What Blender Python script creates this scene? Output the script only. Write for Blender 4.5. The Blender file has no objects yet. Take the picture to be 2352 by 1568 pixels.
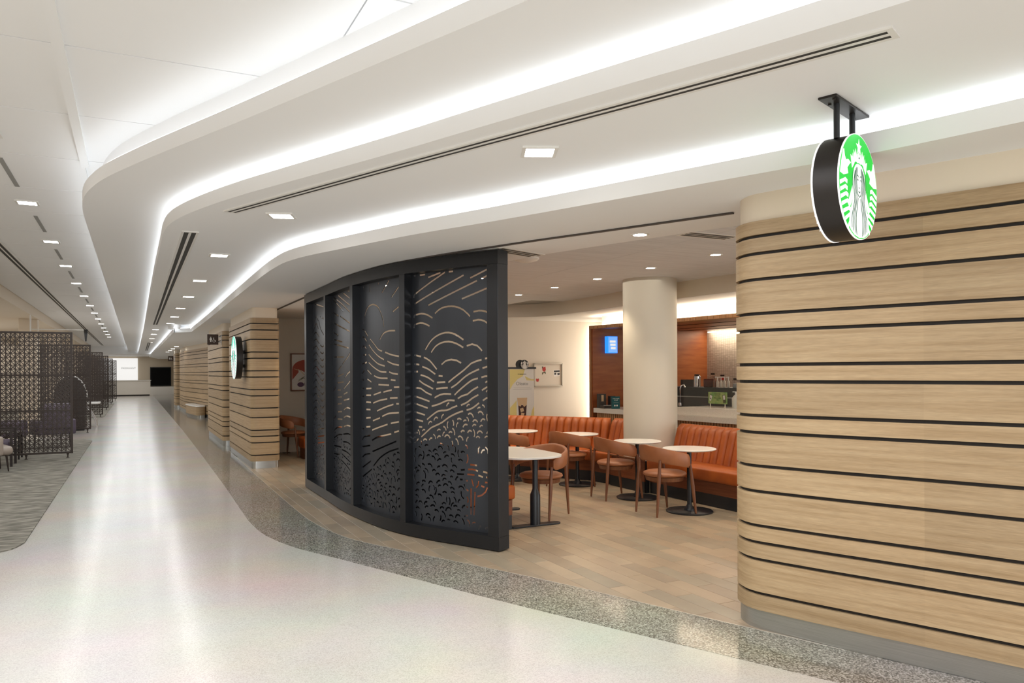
import bpy, bmesh, math, random
from mathutils import Vector, Matrix
C = bpy.context.scene.collection
S = bpy.context.scene
# ------------------------------------------------------------------ camera
FPX = 1750.0; YAW = math.atan((1176-302)/FPX); EYE = 1.65; HY = 853.0; ROLL = math.radians(.3)
ca, sa, cr_, sr_ = math.cos(YAW), math.sin(YAW), math.cos(ROLL), math.sin(ROLL)
Fv = Vector((sa, ca, 0)); Rv = Vector((ca*cr_, -sa*cr_, -sr_)); Uv = Vector((ca*sr_, -sa*sr_, cr_))
def P(px, py, z):
    """plan point at height z seen at a pixel of the 2352x1568 frame (used to survey the room)"""
    r = Fv + Rv*((px-1176)/FPX) + Uv*((HY-py)/FPX); t = (z-EYE)/r.z
    return (t*r.x, t*r.y)
cam_d = bpy.data.cameras.new('camera'); cam = bpy.data.objects.new('camera', cam_d); C.objects.link(cam)
cam.matrix_world = Matrix(((Rv.x, Uv.x, -Fv.x, 0), (Rv.y, Uv.y, -Fv.y, 0), (Rv.z, Uv.z, -Fv.z, EYE), (0, 0, 0, 1)))
cam_d.sensor_width = 36; cam_d.lens = FPX/2352*36; cam_d.shift_y = (HY-784)/2352; cam_d.clip_end = 200; cam_d.clip_start = .05
S.camera = cam
# ------------------------------------------------------------------ world, exposure
w = bpy.data.worlds.new('world'); S.world = w; w.use_nodes = True
w.node_tree.nodes['Background'].inputs[0].default_value = (.94, .97, 1, 1)
w.node_tree.nodes['Background'].inputs[1].default_value = 1.8
S.view_settings.view_transform = 'Standard'; S.view_settings.look = 'None'
S.view_settings.exposure = 0.84; S.view_settings.gamma = 1; S.view_settings.use_curve_mapping = False
S.cycles.max_bounces = 8; S.cycles.diffuse_bounces = 7; S.cycles.glossy_bounces = 4; S.cycles.transmission_bounces = 6
S.cycles.caustics_reflective = False; S.cycles.caustics_refractive = False
S.cycles.sample_clamp_indirect = 4
COVE = 1.5      # emission of the cove strips
CAN = 16.0       # emission of the square lights
SPOT = 31.0     # watts of a cafe downlight
def area(name, loc, sx, sy, power, col=(1, .95, .88), rot=(0, 0, 0), shape='RECTANGLE', spread=math.pi):
    l = bpy.data.lights.new(name, 'AREA'); l.shape = shape; l.size = sx; l.size_y = sy; l.energy = power; l.color = col; l.spread = spread
    o = bpy.data.objects.new(name, l); C.objects.link(o); o.location = loc; o.rotation_euler = rot
    return o
def spot(name, loc, power, col=(1, .82, .6), size=95, blend=.6, r=.05):
    l = bpy.data.lights.new(name, 'SPOT'); l.energy = power; l.color = col; l.spot_size = math.radians(size); l.spot_blend = blend; l.shadow_soft_size = r
    o = bpy.data.objects.new(name, l); C.objects.link(o); o.location = loc
    return o
# broad fill lamps without fixtures, added to brighten corridor, foyer, lobby and waiting bays
area('corridor_fill', (-.55, 32, 2.76), 3.4, 52, 330, (.92, .96, 1))
area('foyer_fill', (.2, -1.2, 2.76), 5.2, 13.5, 275, (.92, .96, 1))
area('lobby_fill', (1.5, 62, 2.9), 7, 6, 60, (1, .98, .95))
area('waiting_fill', (-4.2, 12, 3.2), 1.2, 18, 50, (1, .94, .86))
area('waiting_fill', (-4.2, 35, 3.2), 1.2, 26, 80, (1, .94, .86))
# ------------------------------------------------------------------ materials
def mat(name, col, rough=.5, metal=0., emit=None, estr=0., spec=.5, noise=None, bump=None, coat=0., alpha=1, trans=0.):
    """noise=(scale xyz, detail, col2, lo, hi); bump=(scale xyz, strength, distance)"""
    m = bpy.data.materials.new(name); m.use_nodes = True; nt = m.node_tree; b = nt.nodes['Principled BSDF']
    b.inputs['Base Color'].default_value = (*col, 1); b.inputs['Roughness'].default_value = rough
    b.inputs['Metallic'].default_value = metal; b.inputs['Specular IOR Level'].default_value = spec
    if coat: b.inputs['Coat Weight'].default_value = coat; b.inputs['Coat Roughness'].default_value = .05
    if emit: b.inputs['Emission Color'].default_value = (*emit, 1); b.inputs['Emission Strength'].default_value = estr
    if trans: b.inputs['Transmission Weight'].default_value = trans
    if alpha < 1: b.inputs['Alpha'].default_value = alpha
    def co(sc):
        tc = nt.nodes.new('ShaderNodeNewGeometry'); mp = nt.nodes.new('ShaderNodeMapping'); mp.inputs['Scale'].default_value = sc
        nt.links.new(tc.outputs['Position'], mp.inputs['Vector']); return mp.outputs[0]
    if noise:
        sc, det, col2, lo, hi = noise
        n = nt.nodes.new('ShaderNodeTexNoise'); n.inputs['Scale'].default_value = 1; n.inputs['Detail'].default_value = det
        nt.links.new(co(sc), n.inputs['Vector'])
        r = nt.nodes.new('ShaderNodeValToRGB'); r.color_ramp.elements[0].position = lo; r.color_ramp.elements[1].position = hi
        r.color_ramp.elements[0].color = (*col, 1); r.color_ramp.elements[1].color = (*col2, 1)
        nt.links.new(n.outputs['Fac'], r.inputs[0]); nt.links.new(r.outputs[0], b.inputs['Base Color'])
    if bump:
        sc, st, di = bump
        n = nt.nodes.new('ShaderNodeTexNoise'); n.inputs['Scale'].default_value = 1; n.inputs['Detail'].default_value = 3
        nt.links.new(co(sc), n.inputs['Vector']); bp = nt.nodes.new('ShaderNodeBump')
        bp.inputs['Strength'].default_value = st; bp.inputs['Distance'].default_value = di
        nt.links.new(n.outputs['Fac'], bp.inputs['Height']); nt.links.new(bp.outputs[0], b.inputs['Normal'])
    return m
def speckle(name, base, dots, scale, rough, wave=0., coat=0.):
    """terrazzo: chips of several tones from a voronoi cell colour"""
    m = mat(name, base, rough, coat=coat, spec=.3); nt = m.node_tree; b = nt.nodes['Principled BSDF']
    g = nt.nodes.new('ShaderNodeNewGeometry'); v = nt.nodes.new('ShaderNodeTexVoronoi'); v.inputs['Scale'].default_value = scale
    nt.links.new(g.outputs['Position'], v.inputs['Vector'])
    r = nt.nodes.new('ShaderNodeValToRGB'); cr = r.color_ramp; cr.interpolation = 'CONSTANT'
    cr.elements[0].position = 0; cr.elements[0].color = (*dots[0], 1)
    cr.elements[1].position = 1/len(dots); cr.elements[1].color = (*dots[1], 1)
    for i, d in enumerate(dots[2:]):
        e = cr.elements.new((i+2)/len(dots)); e.color = (*d, 1)
    sx = nt.nodes.new('ShaderNodeSeparateColor'); nt.links.new(v.outputs['Color'], sx.inputs[0]); nt.links.new(sx.outputs[0], r.inputs[0])
    n = nt.nodes.new('ShaderNodeTexNoise'); n.inputs['Scale'].default_value = .9; n.inputs['Detail'].default_value = 4
    nt.links.new(g.outputs['Position'], n.inputs['Vector'])
    mx = nt.nodes.new('ShaderNodeMix'); mx.data_type = 'RGBA'; mx.blend_type = 'MULTIPLY'; mx.inputs[0].default_value = .35
    nt.links.new(r.outputs[0], mx.inputs[6]); nt.links.new(n.outputs['Color'], mx.inputs[7])
    hs = nt.nodes.new('ShaderNodeHueSaturation'); hs.inputs['Saturation'].default_value = .85; hs.inputs['Value'].default_value = 1.22
    nt.links.new(mx.outputs[2], hs.inputs['Color']); nt.links.new(hs.outputs[0], b.inputs['Base Color'])
    if wave:
        w1 = nt.nodes.new('ShaderNodeTexNoise'); w1.inputs['Scale'].default_value = 2.4; w1.inputs['Detail'].default_value = 1.5
        nt.links.new(g.outputs['Position'], w1.inputs['Vector'])
        bp = nt.nodes.new('ShaderNodeBump'); bp.inputs['Strength'].default_value = wave; bp.inputs['Distance'].default_value = .02
        nt.links.new(w1.outputs['Fac'], bp.inputs['Height']); nt.links.new(bp.outputs[0], b.inputs['Normal'])
    return m
M = {}
M['white'] = mat('ceiling_paint', (.875, .885, .895), .6)
M['white_in'] = mat('cafe_soffit_paint', (.78, .76, .71), .6)
M['grey_tile'] = mat('grey_acoustic_board', (.66, .68, .71), .8, noise=((1.2, 45, 1), 3, (.77, .79, .82), .35, .65))
M['cream'] = mat('cream_wall_paint', (.74, .645, .52), .55)
M['cream_in'] = mat('cafe_wall_paint', (.68, .62, .52), .55)
M['cream_col'] = mat('column_paint', (.68, .64, .54), .5)
M['sand'] = mat('sand_wall_paint', (.56, .48, .37), .6)
M['terrazzo'] = speckle('white_terrazzo', (.6, .57, .52), [(.50, .465, .415), (.535, .50, .45), (.48, .445, .395), (.55, .515, .465), (.45, .415, .37), (.52, .485, .435)], 160, .17, .03)
M['border'] = speckle('grey_terrazzo', (.2, .19, .17), [(.30, .275, .235), (.14, .125, .10), (.43, .405, .355), (.22, .20, .165), (.10, .09, .07), (.36, .335, .29), (.18, .165, .135)], 115, .12, .03)
M['grout'] = mat('floor_grout', (.20, .16, .12), .8)
M['strip'] = mat('zinc_strip', (.7, .66, .58), .35, .6)
M['carpet'] = mat('carpet_pile', (.12, .112, .09), .95, noise=((4, 13, 4), 8, (.33, .31, .26), .40, .68), bump=((160, 160, 160), .5, .004))
M['steel'] = mat('brushed_steel', (.40, .40, .38), .32, .85, noise=((4, 4, 300), 2, (.48, .48, .46), .3, .7))
M['groove'] = mat('groove_black', (.012, .008, .005), .7)
M['black'] = mat('screen_black_metal', (.030, .034, .042), .34, .5, noise=((1.5, 1.5, .5), 2, (.048, .054, .066), .35, .65))
M['pblack'] = mat('powder_black', (.012, .014, .018), .38)
M['bronze'] = mat('dark_bronze', (.035, .024, .018), .45, .3)
M['led'] = mat('led_strip', (1, 1, 1), .5, emit=(.955, .98, 1), estr=COVE)
M['led_low'] = mat('led_strip_low', (1, 1, 1), .5, emit=(.955, .98, 1), estr=COVE*.82)
M['ledwarm'] = mat('led_strip_warm', (1, 1, 1), .5, emit=(1, .86, .66), estr=9)
M['lens'] = mat('light_lens', (1, 1, 1), .5, emit=(1, .97, .93), estr=CAN)
M['lenswarm'] = mat('spot_lens', (1, 1, 1), .5, emit=(1, .93, .8), estr=14)
M['slot'] = mat('diffuser_slot', (.03, .028, .025), .7)
M['frame'] = mat('diffuser_frame', (.78, .77, .74), .4)
M['track'] = mat('track_dark', (.06, .05, .045), .5)
M['top'] = mat('white_stone_top', (.80, .78, .74), .22)
M['counter'] = mat('counter_stone', (.78, .74, .66), .35, noise=((60, 60, 60), 2, (.84, .80, .73), .4, .6))
M['leather'] = mat('orange_leather', (.32, .068, .009), .46, noise=((5, 5, 5), 4, (.42, .098, .013), .35, .65), bump=((120, 120, 120), .12, .002))
M['tan'] = mat('tan_leather', (.32, .118, .048), .46, noise=((6, 6, 6), 3, (.39, .15, .063), .35, .7), bump=((140, 140, 140), .1, .002))
M['walnut'] = mat('walnut_wood', (.135, .045, .018), .42, noise=((30, 30, 5), 4, (.21, .08, .032), .3, .7))
M['basewood'] = mat('banquette_wood', (.14, .035, .01), .45, noise=((3, 3, 40), 3, (.2, .06, .02), .3, .7))
M['cherry'] = mat('cherry_panel', (.25, .065, .018), .4, noise=((2.2, 2.2, 14), 5, (.34, .105, .03), .35, .65))
M['flute'] = mat('fluted_oak', (.37, .19, .09), .5, noise=((20, 20, 2), 3, (.45, .25, .12), .3, .7))
M['glass'] = mat('sneeze_glass', (.35, .4, .38), .02, spec=.4, alpha=.05)
M['screenpanel'] = M['black']
M['tv'] = mat('tv_black', (.002, .002, .002), .5, spec=.1)
M['lilac'] = mat('mauve_vinyl', (.09, .068, .10), .5, noise=((4, 4, 4), 2, (.13, .10, .14), .4, .6))
M['putty'] = mat('putty_vinyl', (.36, .30, .255), .32)
M['ebony'] = mat('ebony_wood', (.018, .010, .007), .4)
M['plate'] = mat('sign_brown', (.045, .022, .012), .5)
M['blackf'] = mat('screen_frame_metal', (.020, .021, .024), .34, .5)
M['signwhite'] = mat('sign_white_lit', (.8, .8, .8), .4, emit=(1, 1, 1), estr=.32)
M['signgreen'] = mat('sign_green_lit', (.0, .5, .06), .4, emit=(.0, .62, .02), estr=.32)
M['signgreen2'] = mat('sign_teal_lit', (.0, .3, .2), .4, emit=(.06, .55, .40), estr=.5)
M['signdark'] = mat('sign_line_green', (.03, .16, .09), .5)
M['drum'] = mat('sign_drum', (.022, .018, .016), .4, .4)
M['teal'] = mat('teal_print', (.0, .085, .10), .4)
M['paper'] = mat('white_paper', (.75, .74, .70), .5)
M['ink'] = mat('black_ink', (.02, .02, .02), .5)
M['greycol'] = mat('grey_print', (.3, .3, .29), .5)
M['green'] = mat('light_green_print', (.20, .36, .12), .45, noise=((9, 9, 9), 2, (.33, .42, .16), .4, .6))
M['dgreen'] = mat('dark_green_print', (.05, .11, .02), .5)
M['yellow'] = mat('pale_yellow_print', (.74, .64, .25), .5)
M['cola'] = mat('coffee_print', (.05, .012, .01), .4)
M['foam'] = mat('latte_print', (.62, .44, .26), .4)
M['rust'] = mat('rust_print', (.38, .055, .02), .5)
M['plum'] = mat('plum_print', (.10, .04, .10), .5)
M['leaf'] = mat('olive_print', (.10, .10, .05), .5)
M['red'] = mat('red_print', (.45, .03, .02), .5)
M['blueglow'] = mat('blue_lit', (.02, .2, .9), .4, emit=(.02, .22, 1), estr=.8)
M['iceglow'] = mat('ice_blue_lit', (.3, .6, 1), .4, emit=(.12, .38, 1), estr=.45)
M['lightbox'] = mat('lightbox_white', (.5, .5, .5), .4, emit=(1, .99, .97), estr=.40)
M['chrome'] = mat('chrome', (.7, .7, .72), .15, 1)
M['amber'] = mat('amber_glass', (.16, .04, .01), .12)
M['brownbag'] = mat('brown_bag', (.10, .02, .008), .6)
M['plastic'] = mat('clear_plastic', (.66, .62, .55), .25)
M['equip'] = mat('dark_equipment', (.045, .038, .034), .4)
M['alum'] = mat('painted_aluminium', (.50, .47, .40), .4, .3)
def tile_mat():
    m = mat('porcelain_tile', (.42, .33, .24), .33); nt = m.node_tree; b = nt.nodes['Principled BSDF']
    g = nt.nodes.new('ShaderNodeNewGeometry'); oi = nt.nodes.new('ShaderNodeObjectInfo')
    ad = nt.nodes.new('ShaderNodeMath'); ad.operation = 'ADD'; nt.links.new(g.outputs['Random Per Island'], ad.inputs[0]); nt.links.new(oi.outputs['Random'], ad.inputs[1])
    fr = nt.nodes.new('ShaderNodeMath'); fr.operation = 'FRACT'; nt.links.new(ad.outputs[0], fr.inputs[0])
    r = nt.nodes.new('ShaderNodeValToRGB'); cr = r.color_ramp
    cr.elements[0].color = (.31, .235, .165, 1); cr.elements[1].color = (.40, .315, .22, 1)
    e = cr.elements.new(.3); e.color = (.31, .265, .195, 1)
    e = cr.elements.new(.6); e.color = (.355, .27, .185, 1)
    nt.links.new(fr.outputs[0], r.inputs[0])
    n = nt.nodes.new('ShaderNodeTexNoise'); n.inputs['Scale'].default_value = 3; n.inputs['Detail'].default_value = 6
    nt.links.new(g.outputs['Position'], n.inputs['Vector'])
    mx = nt.nodes.new('ShaderNodeMix'); mx.data_type = 'RGBA'; mx.blend_type = 'OVERLAY'; mx.inputs[0].default_value = .3
    nt.links.new(r.outputs[0], mx.inputs[6]); nt.links.new(n.outputs['Fac'], mx.inputs[7]); nt.links.new(mx.outputs[2], b.inputs['Base Color'])
    return m
M['tile'] = tile_mat()
def veneer():
    """straight-grained pale oak, a slightly different tone for every board"""
    m = mat('oak_veneer', (.4, .3, .2), .5); nt = m.node_tree; b = nt.nodes['Principled BSDF']
    g = nt.nodes.new('ShaderNodeNewGeometry'); mp = nt.nodes.new('ShaderNodeMapping'); mp.inputs['Scale'].default_value = (1.1, 1.1, 40)
    nt.links.new(g.outputs['Position'], mp.inputs[0])
    n = nt.nodes.new('ShaderNodeTexNoise'); n.inputs['Scale'].default_value = 1; n.inputs['Detail'].default_value = 5; n.inputs['Roughness'].default_value = .55
    nt.links.new(mp.outputs[0], n.inputs['Vector'])
    r = nt.nodes.new('ShaderNodeValToRGB'); cr = r.color_ramp; cr.elements[0].position = .3; cr.elements[1].position = .72
    cr.elements[0].color = (.305, .20, .10, 1); cr.elements[1].color = (.43, .31, .178, 1)
    e = cr.elements.new(.5); e.color = (.372, .256, .14, 1)
    nt.links.new(n.outputs['Fac'], r.inputs[0])
    mp2 = nt.nodes.new('ShaderNodeMapping'); mp2.inputs['Scale'].default_value = (14, 14, 420); nt.links.new(g.outputs['Position'], mp2.inputs[0])
    n2 = nt.nodes.new('ShaderNodeTexNoise'); n2.inputs['Scale'].default_value = 1; n2.inputs['Detail'].default_value = 2; nt.links.new(mp2.outputs[0], n2.inputs['Vector'])
    mx = nt.nodes.new('ShaderNodeMix'); mx.data_type = 'RGBA'; mx.blend_type = 'OVERLAY'; mx.inputs[0].default_value = .32
    nt.links.new(r.outputs[0], mx.inputs[6]); nt.links.new(n2.outputs['Fac'], mx.inputs[7])
    oi = nt.nodes.new('ShaderNodeObjectInfo'); mr = nt.nodes.new('ShaderNodeMapRange'); mr.inputs['To Min'].default_value = .88; mr.inputs['To Max'].default_value = 1.08
    nt.links.new(oi.outputs['Random'], mr.inputs[0])
    hs = nt.nodes.new('ShaderNodeHueSaturation'); nt.links.new(mr.outputs[0], hs.inputs['Value']); nt.links.new(mx.outputs[2], hs.inputs['Color'])
    nt.links.new(hs.outputs[0], b.inputs['Base Color'])
    return m
M['oak'] = veneer()
def mosaic():
    m = mat('mosaic_tile', (.55, .47, .38), .2); nt = m.node_tree; b = nt.nodes['Principled BSDF']
    g = nt.nodes.new('ShaderNodeNewGeometry'); sp = nt.nodes.new('ShaderNodeSeparateXYZ'); nt.links.new(g.outputs['Position'], sp.inputs[0])
    cb = nt.nodes.new('ShaderNodeCombineXYZ'); nt.links.new(sp.outputs['Y'], cb.inputs[0]); nt.links.new(sp.outputs['Z'], cb.inputs[1])
    br = nt.nodes.new('ShaderNodeTexBrick'); br.offset = 0; br.inputs['Scale'].default_value = 1; br.inputs['Brick Width'].default_value = .062; br.inputs['Row Height'].default_value = .022
    br.inputs['Mortar Size'].default_value = .0022; br.inputs['Color1'].default_value = (.62, .53, .43, 1); br.inputs['Color2'].default_value = (.50, .42, .34, 1); br.inputs['Mortar'].default_value = (.22, .17, .13, 1)
    nt.links.new(cb.outputs[0], br.inputs['Vector']); nt.links.new(br.outputs['Color'], b.inputs['Base Color'])
    return m
M['mosaic'] = mosaic()
# ------------------------------------------------------------------ geometry helpers
def link(name, me, m=None, parent=None, loc=None, rot=None, kind=None):
    o = bpy.data.objects.new(name, me); C.objects.link(o)
    if m and not me.materials: me.materials.append(m)
    if parent: o.parent = parent
    if loc: o.location = loc
    if rot is not None: o.rotation_euler = rot if hasattr(rot, '__len__') else (0, 0, rot)
    if kind: o['kind'] = kind
    return o
def tag(o, label, cat, group=None):
    o['label'] = label; o['category'] = cat
    if group: o['group'] = group
    return o
def thing(name, label, cat, loc=(0, 0, 0), rz=0, group=None):
    o = bpy.data.objects.new(name, None); C.objects.link(o); o.location = loc; o.rotation_euler = (0, 0, rz); o.empty_display_size = .1
    return tag(o, label, cat, group)
def struct(name, me, m, parent=None):
    o = link(name, me, m, parent)
    if not parent: o['kind'] = 'structure'
    return o
class MB:
    def __init__(s): s.v = []; s.f = []
    def add(s, v, f):
        n = len(s.v); s.v += [tuple(p) for p in v]; s.f += [tuple(i+n for i in q) for q in f]; return s
    def box(s, x0, x1, y0, y1, z0, z1):
        return s.add([(x0, y0, z0), (x1, y0, z0), (x1, y1, z0), (x0, y1, z0), (x0, y0, z1), (x1, y0, z1), (x1, y1, z1), (x0, y1, z1)],
                     [(0, 3, 2, 1), (4, 5, 6, 7), (0, 1, 5, 4), (1, 2, 6, 5), (2, 3, 7, 6), (3, 0, 4, 7)])
    def bar(s, a, b, w, t, up=(0, 0, 1)):
        a = Vector(a); b = Vector(b); d = (b-a).normalized(); u = Vector(up); sd = d.cross(u)
        if sd.length < 1e-5: sd = d.cross(Vector((1, 0, 0)))
        sd.normalize(); u = sd.cross(d).normalized(); v = []
        for p in (a, b):
            for i, j in ((-1, -1), (1, -1), (1, 1), (-1, 1)): v.append(p+sd*i*w/2+u*j*t/2)
        return s.add(v, [(0, 3, 2, 1), (4, 5, 6, 7), (0, 1, 5, 4), (1, 2, 6, 5), (2, 3, 7, 6), (3, 0, 4, 7)])
    def tube(s, pts, rad, n=10):
        pts = [Vector(p) for p in pts]; rad = rad if hasattr(rad, '__len__') else [rad]*len(pts); v = []; f = []
        for i, p in enumerate(pts):
            d = (pts[min(i+1, len(pts)-1)]-pts[max(i-1, 0)]).normalized()
            x = d.cross(Vector((0, 0, 1))); x = x if x.length > 1e-3 else d.cross(Vector((1, 0, 0))); x.normalize(); y = d.cross(x)
            for k in range(n):
                t = 2*math.pi*k/n; v.append(p+x*math.cos(t)*rad[i]+y*math.sin(t)*rad[i])
        for i in range(len(pts)-1):
            for k in range(n): f.append((i*n+k, i*n+(k+1) % n, (i+1)*n+(k+1) % n, (i+1)*n+k))
        f += [tuple(reversed(range(n))), tuple(range((len(pts)-1)*n, len(pts)*n))]
        return s.add(v, f)
    def lathe(s, prof, n=32, c=(0, 0, 0), sx=1, sy=1, ring=False):
        v = []; f = []
        for r, z in prof:
            for k in range(n):
                t = 2*math.pi*k/n; v.append((c[0]+r*sx*math.cos(t), c[1]+r*sy*math.sin(t), c[2]+z))
        for i in range(len(prof)-1+ring):
            for k in range(n): i2 = (i+1) % len(prof); f.append((i*n+k, i*n+(k+1) % n, i2*n+(k+1) % n, i2*n+k))
        if not ring: f += [tuple(reversed(range(n))), tuple(range((len(prof)-1)*n, len(prof)*n))]
        return s.add(v, f)
    def prism(s, poly, z0, z1):
        """plan polygon between two heights, any shape"""
        from mathutils.geometry import tessellate_polygon
        n = len(poly); a = sum(poly[i][0]*poly[(i+1) % n][1]-poly[(i+1) % n][0]*poly[i][1] for i in range(n))
        if a < 0: poly = poly[::-1]
        tr = tessellate_polygon([[Vector((p[0], p[1], 0)) for p in poly]])
        v = [(p[0], p[1], z0) for p in poly]+[(p[0], p[1], z1) for p in poly]; f = []
        for t in tr:
            a_, b_, c_ = [poly[i] for i in t]
            if (b_[0]-a_[0])*(c_[1]-a_[1])-(b_[1]-a_[1])*(c_[0]-a_[0]) < 0: t = t[::-1]
            f.append(tuple(t[::-1])); f.append(tuple(i+n for i in t))
        for i in range(n): j = (i+1) % n; f.append((i, j, j+n, i+n))
        return s.add(v, f)
    def sweep(s, path, o0, o1, z0, z1, closed=False):
        """ribbon along a plan path, between two offsets (left of the path is positive) and two heights"""
        n = len(path); v = []; f = []
        for i in range(n):
            a = path[(i-1) % n] if closed or i else path[0]; b = path[(i+1) % n] if closed or i < n-1 else path[-1]
            dx, dy = b[0]-a[0], b[1]-a[1]; l = math.hypot(dx, dy) or 1; nx, ny = -dy/l, dx/l
            for o, z in ((o0, z0), (o1, z0), (o1, z1), (o0, z1)): v.append((path[i][0]+nx*o, path[i][1]+ny*o, z))
        for i in range(n if closed else n-1):
            j = (i+1) % n
            for k in range(4): l_ = (k+1) % 4; f.append((i*4+k, i*4+l_, j*4+l_, j*4+k))
        if not closed: f += [(3, 2, 1, 0), tuple(range((n-1)*4, n*4))]
        return s.add(v, f)
    def mesh(s, name='mesh', smooth=0, bevel=0, seg=2, fix=True):
        me = bpy.data.meshes.new(name); me.from_pydata(s.v, [], s.f)
        if fix or bevel:
            bm = bmesh.new(); bm.from_mesh(me)
            if bevel: bmesh.ops.bevel(bm, geom=[e for e in bm.edges if len(e.link_faces) == 2 and e.calc_face_angle(0) > .5], offset=bevel, segments=seg, affect='EDGES', profile=.5, clamp_overlap=True)
            bmesh.ops.recalc_face_normals(bm, faces=bm.faces); bm.to_mesh(me); bm.free()
        if smooth:
            me.polygons.foreach_set('use_smooth', [True]*len(me.polygons)); me.set_sharp_from_angle(angle=math.radians(smooth))
        me.update(); return me
    def put(s, name, m, parent=None, smooth=0, bevel=0, seg=2, loc=None, rot=None, kind=None):
        me = s.mesh(name, smooth, bevel, seg); return link(name, me, m, parent, loc, rot, kind)
def box(*a): return MB().box(*a)
def catmull(pts, step=.12):
    q = [tuple(2*a-b for a, b in zip(pts[0], pts[1]))]+list(pts)+[tuple(2*a-b for a, b in zip(pts[-1], pts[-2]))]; out = []
    for i in range(1, len(q)-2):
        p0, p1, p2, p3 = q[i-1:i+3]; L = math.dist(p1, p2); n = max(1, min(14, int(L/step)))
        for k in range(n):
            t = k/n; out.append(tuple(.5*(2*b+(c-a)*t+(2*a-5*b+4*c-d)*t*t+(3*b-a-3*c+d)*t**3) for a, b, c, d in zip(p0, p1, p2, p3)))
    out.append(tuple(pts[-1])); return out
def offs(path, o):
    r = []
    for i, p in enumerate(path):
        a = path[max(0, i-1)]; b = path[min(len(path)-1, i+1)]; dx, dy = b[0]-a[0], b[1]-a[1]; l = math.hypot(dx, dy)
        r.append((p[0]-dy/l*o, p[1]+dx/l*o))
    return r
def rrect(x0, x1, y0, y1, r, n=6):
    out = []
    for cx, cy, a in ((x1-r, y0+r, -90), (x1-r, y1-r, 0), (x0+r, y1-r, 90), (x0+r, y0+r, 180)):
        for k in range(n+1): t = math.radians(a+90*k/n); out.append((cx+r*math.cos(t), cy+r*math.sin(t)))
    return out
def copy_tree(o, parent=None):
    c = o.copy(); C.objects.link(c); c.parent = parent
    for ch in list(o.children): copy_tree(ch, c)
    return c
def text_mesh(txt, size, ext=.001, align='CENTER'):
    cu = bpy.data.curves.new('text', 'FONT'); cu.body = txt; cu.size = size; cu.extrude = ext; cu.align_x = align; cu.resolution_u = 3
    o = bpy.data.objects.new('text', cu); C.objects.link(o); dg = bpy.context.evaluated_depsgraph_get(); dg.update()
    me = bpy.data.meshes.new_from_object(o.evaluated_get(dg)); bpy.data.objects.remove(o); return me
def text(name, txt, size, m, loc, rz, parent, ext=.001, rx=math.pi/2):
    me = text_mesh(txt, size, ext); me.materials.clear(); return link(name, me, m, parent, loc, (rx, 0, rz))
ORD = ['nearest', 'second nearest', 'third nearest', 'fourth nearest', 'fifth nearest', 'sixth nearest', 'seventh nearest', 'eighth nearest', 'ninth nearest', 'tenth nearest', 'eleventh nearest', 'twelfth nearest', 'thirteenth nearest', 'fourteenth nearest', 'fifteenth nearest', 'sixteenth nearest']
# ------------------------------------------------------------------ floor
GIN = catmull([(8.2, -8), (6.7, -4.6), (4.4, .45), (3.12, 3.28), (2.40, 4.87), (1.91, 6.05), (1.64, 6.72), (1.38, 7.33), (1.21, 8.03), (1.165, 8.75), (1.17, 9.6), (1.22, 12.93), (1.3, 21.9), (1.34, 30.7), (1.45, 66)], .25)
GOUT = catmull([(8.6, -8), (6.9, -4.5), (4.85, .4), (3.53, 3.70), (2.98, 5.13), (2.62, 5.93), (2.2, 6.85), (1.93, 7.5), (1.79, 8.4), (1.765, 9.7), (1.80, 13.6), (1.85, 17.2)], .25)
fl = box(-9, 13, -9, 69, -.12, -.008).put('floor', M['grout']); fl['kind'] = 'structure'
MB().prism([(-9, -9)]+GIN+[(-9, 66)], -.006, .0).put('terrazzo_field', M['terrazzo'], fl)
MB().prism(GIN+[(9, 66), (9, 17.2)]+GOUT[::-1], -.006, .0015).put('terrazzo_border', M['border'], fl)
MB().sweep([p for p in GOUT if 3 < p[1]], -.003, .003, -.005, .003).put('metal_edge_strip', M['strip'], fl)
random.seed(5)
def xout(y):
    for a, b in zip(GOUT, GOUT[1:]):
        if a[1] <= y <= b[1]: return a[0]+(b[0]-a[0])*(y-a[1])/(b[1]-a[1])
    return 1.85
TW, TL = .1545, .61
tile_me = box(-TW/2+.0018, TW/2-.0018, -TL/2+.0018, TL/2-.0018, -.008, 0).mesh('tile', bevel=.0015, seg=1); tile_me.materials.append(M['tile'])
cells = []
for i in range(0, 64):
    cx = 1.70+TW*(i+.5); off = [0, .41, .2, .53, .33][i % 5]+.02
    for j in range(0, 24):
        cy = 2.4+off+TL*(j+.5)
        if cy > 16.1 or cx > 11: continue
        if cx+TW/2 < min(xout(cy-TL/2), xout(cy+TL/2), xout(cy)): continue
        if cy < 3.7 and cx > 4.6: continue
        cells.append((cx, cy))
def seen(c):
    x, y = c
    if x > 6.15 and y < 10: return 0
    if x > 5.3+max(0, (11-y)*.9): return 0
    az = math.degrees(math.atan2(x, y))
    return (az < 45.3 and y > 3.4) and not (25.7 > az > 20.5 and y > 7.5 and False)
cells.sort(key=lambda c: (not seen(c), math.hypot(*c)))
for cx, cy in cells[:300]: link('floor_tile', tile_me, None, fl, (cx, cy, 0))
rest = MB()
for cx, cy in cells[300:]: rest.box(cx-TW/2+.0018, cx+TW/2-.0018, cy-TL/2+.0018, cy+TL/2-.0018, -.008, 0)
rest.put('floor_tile_field', M['tile'], fl, kind='stuff')
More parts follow.
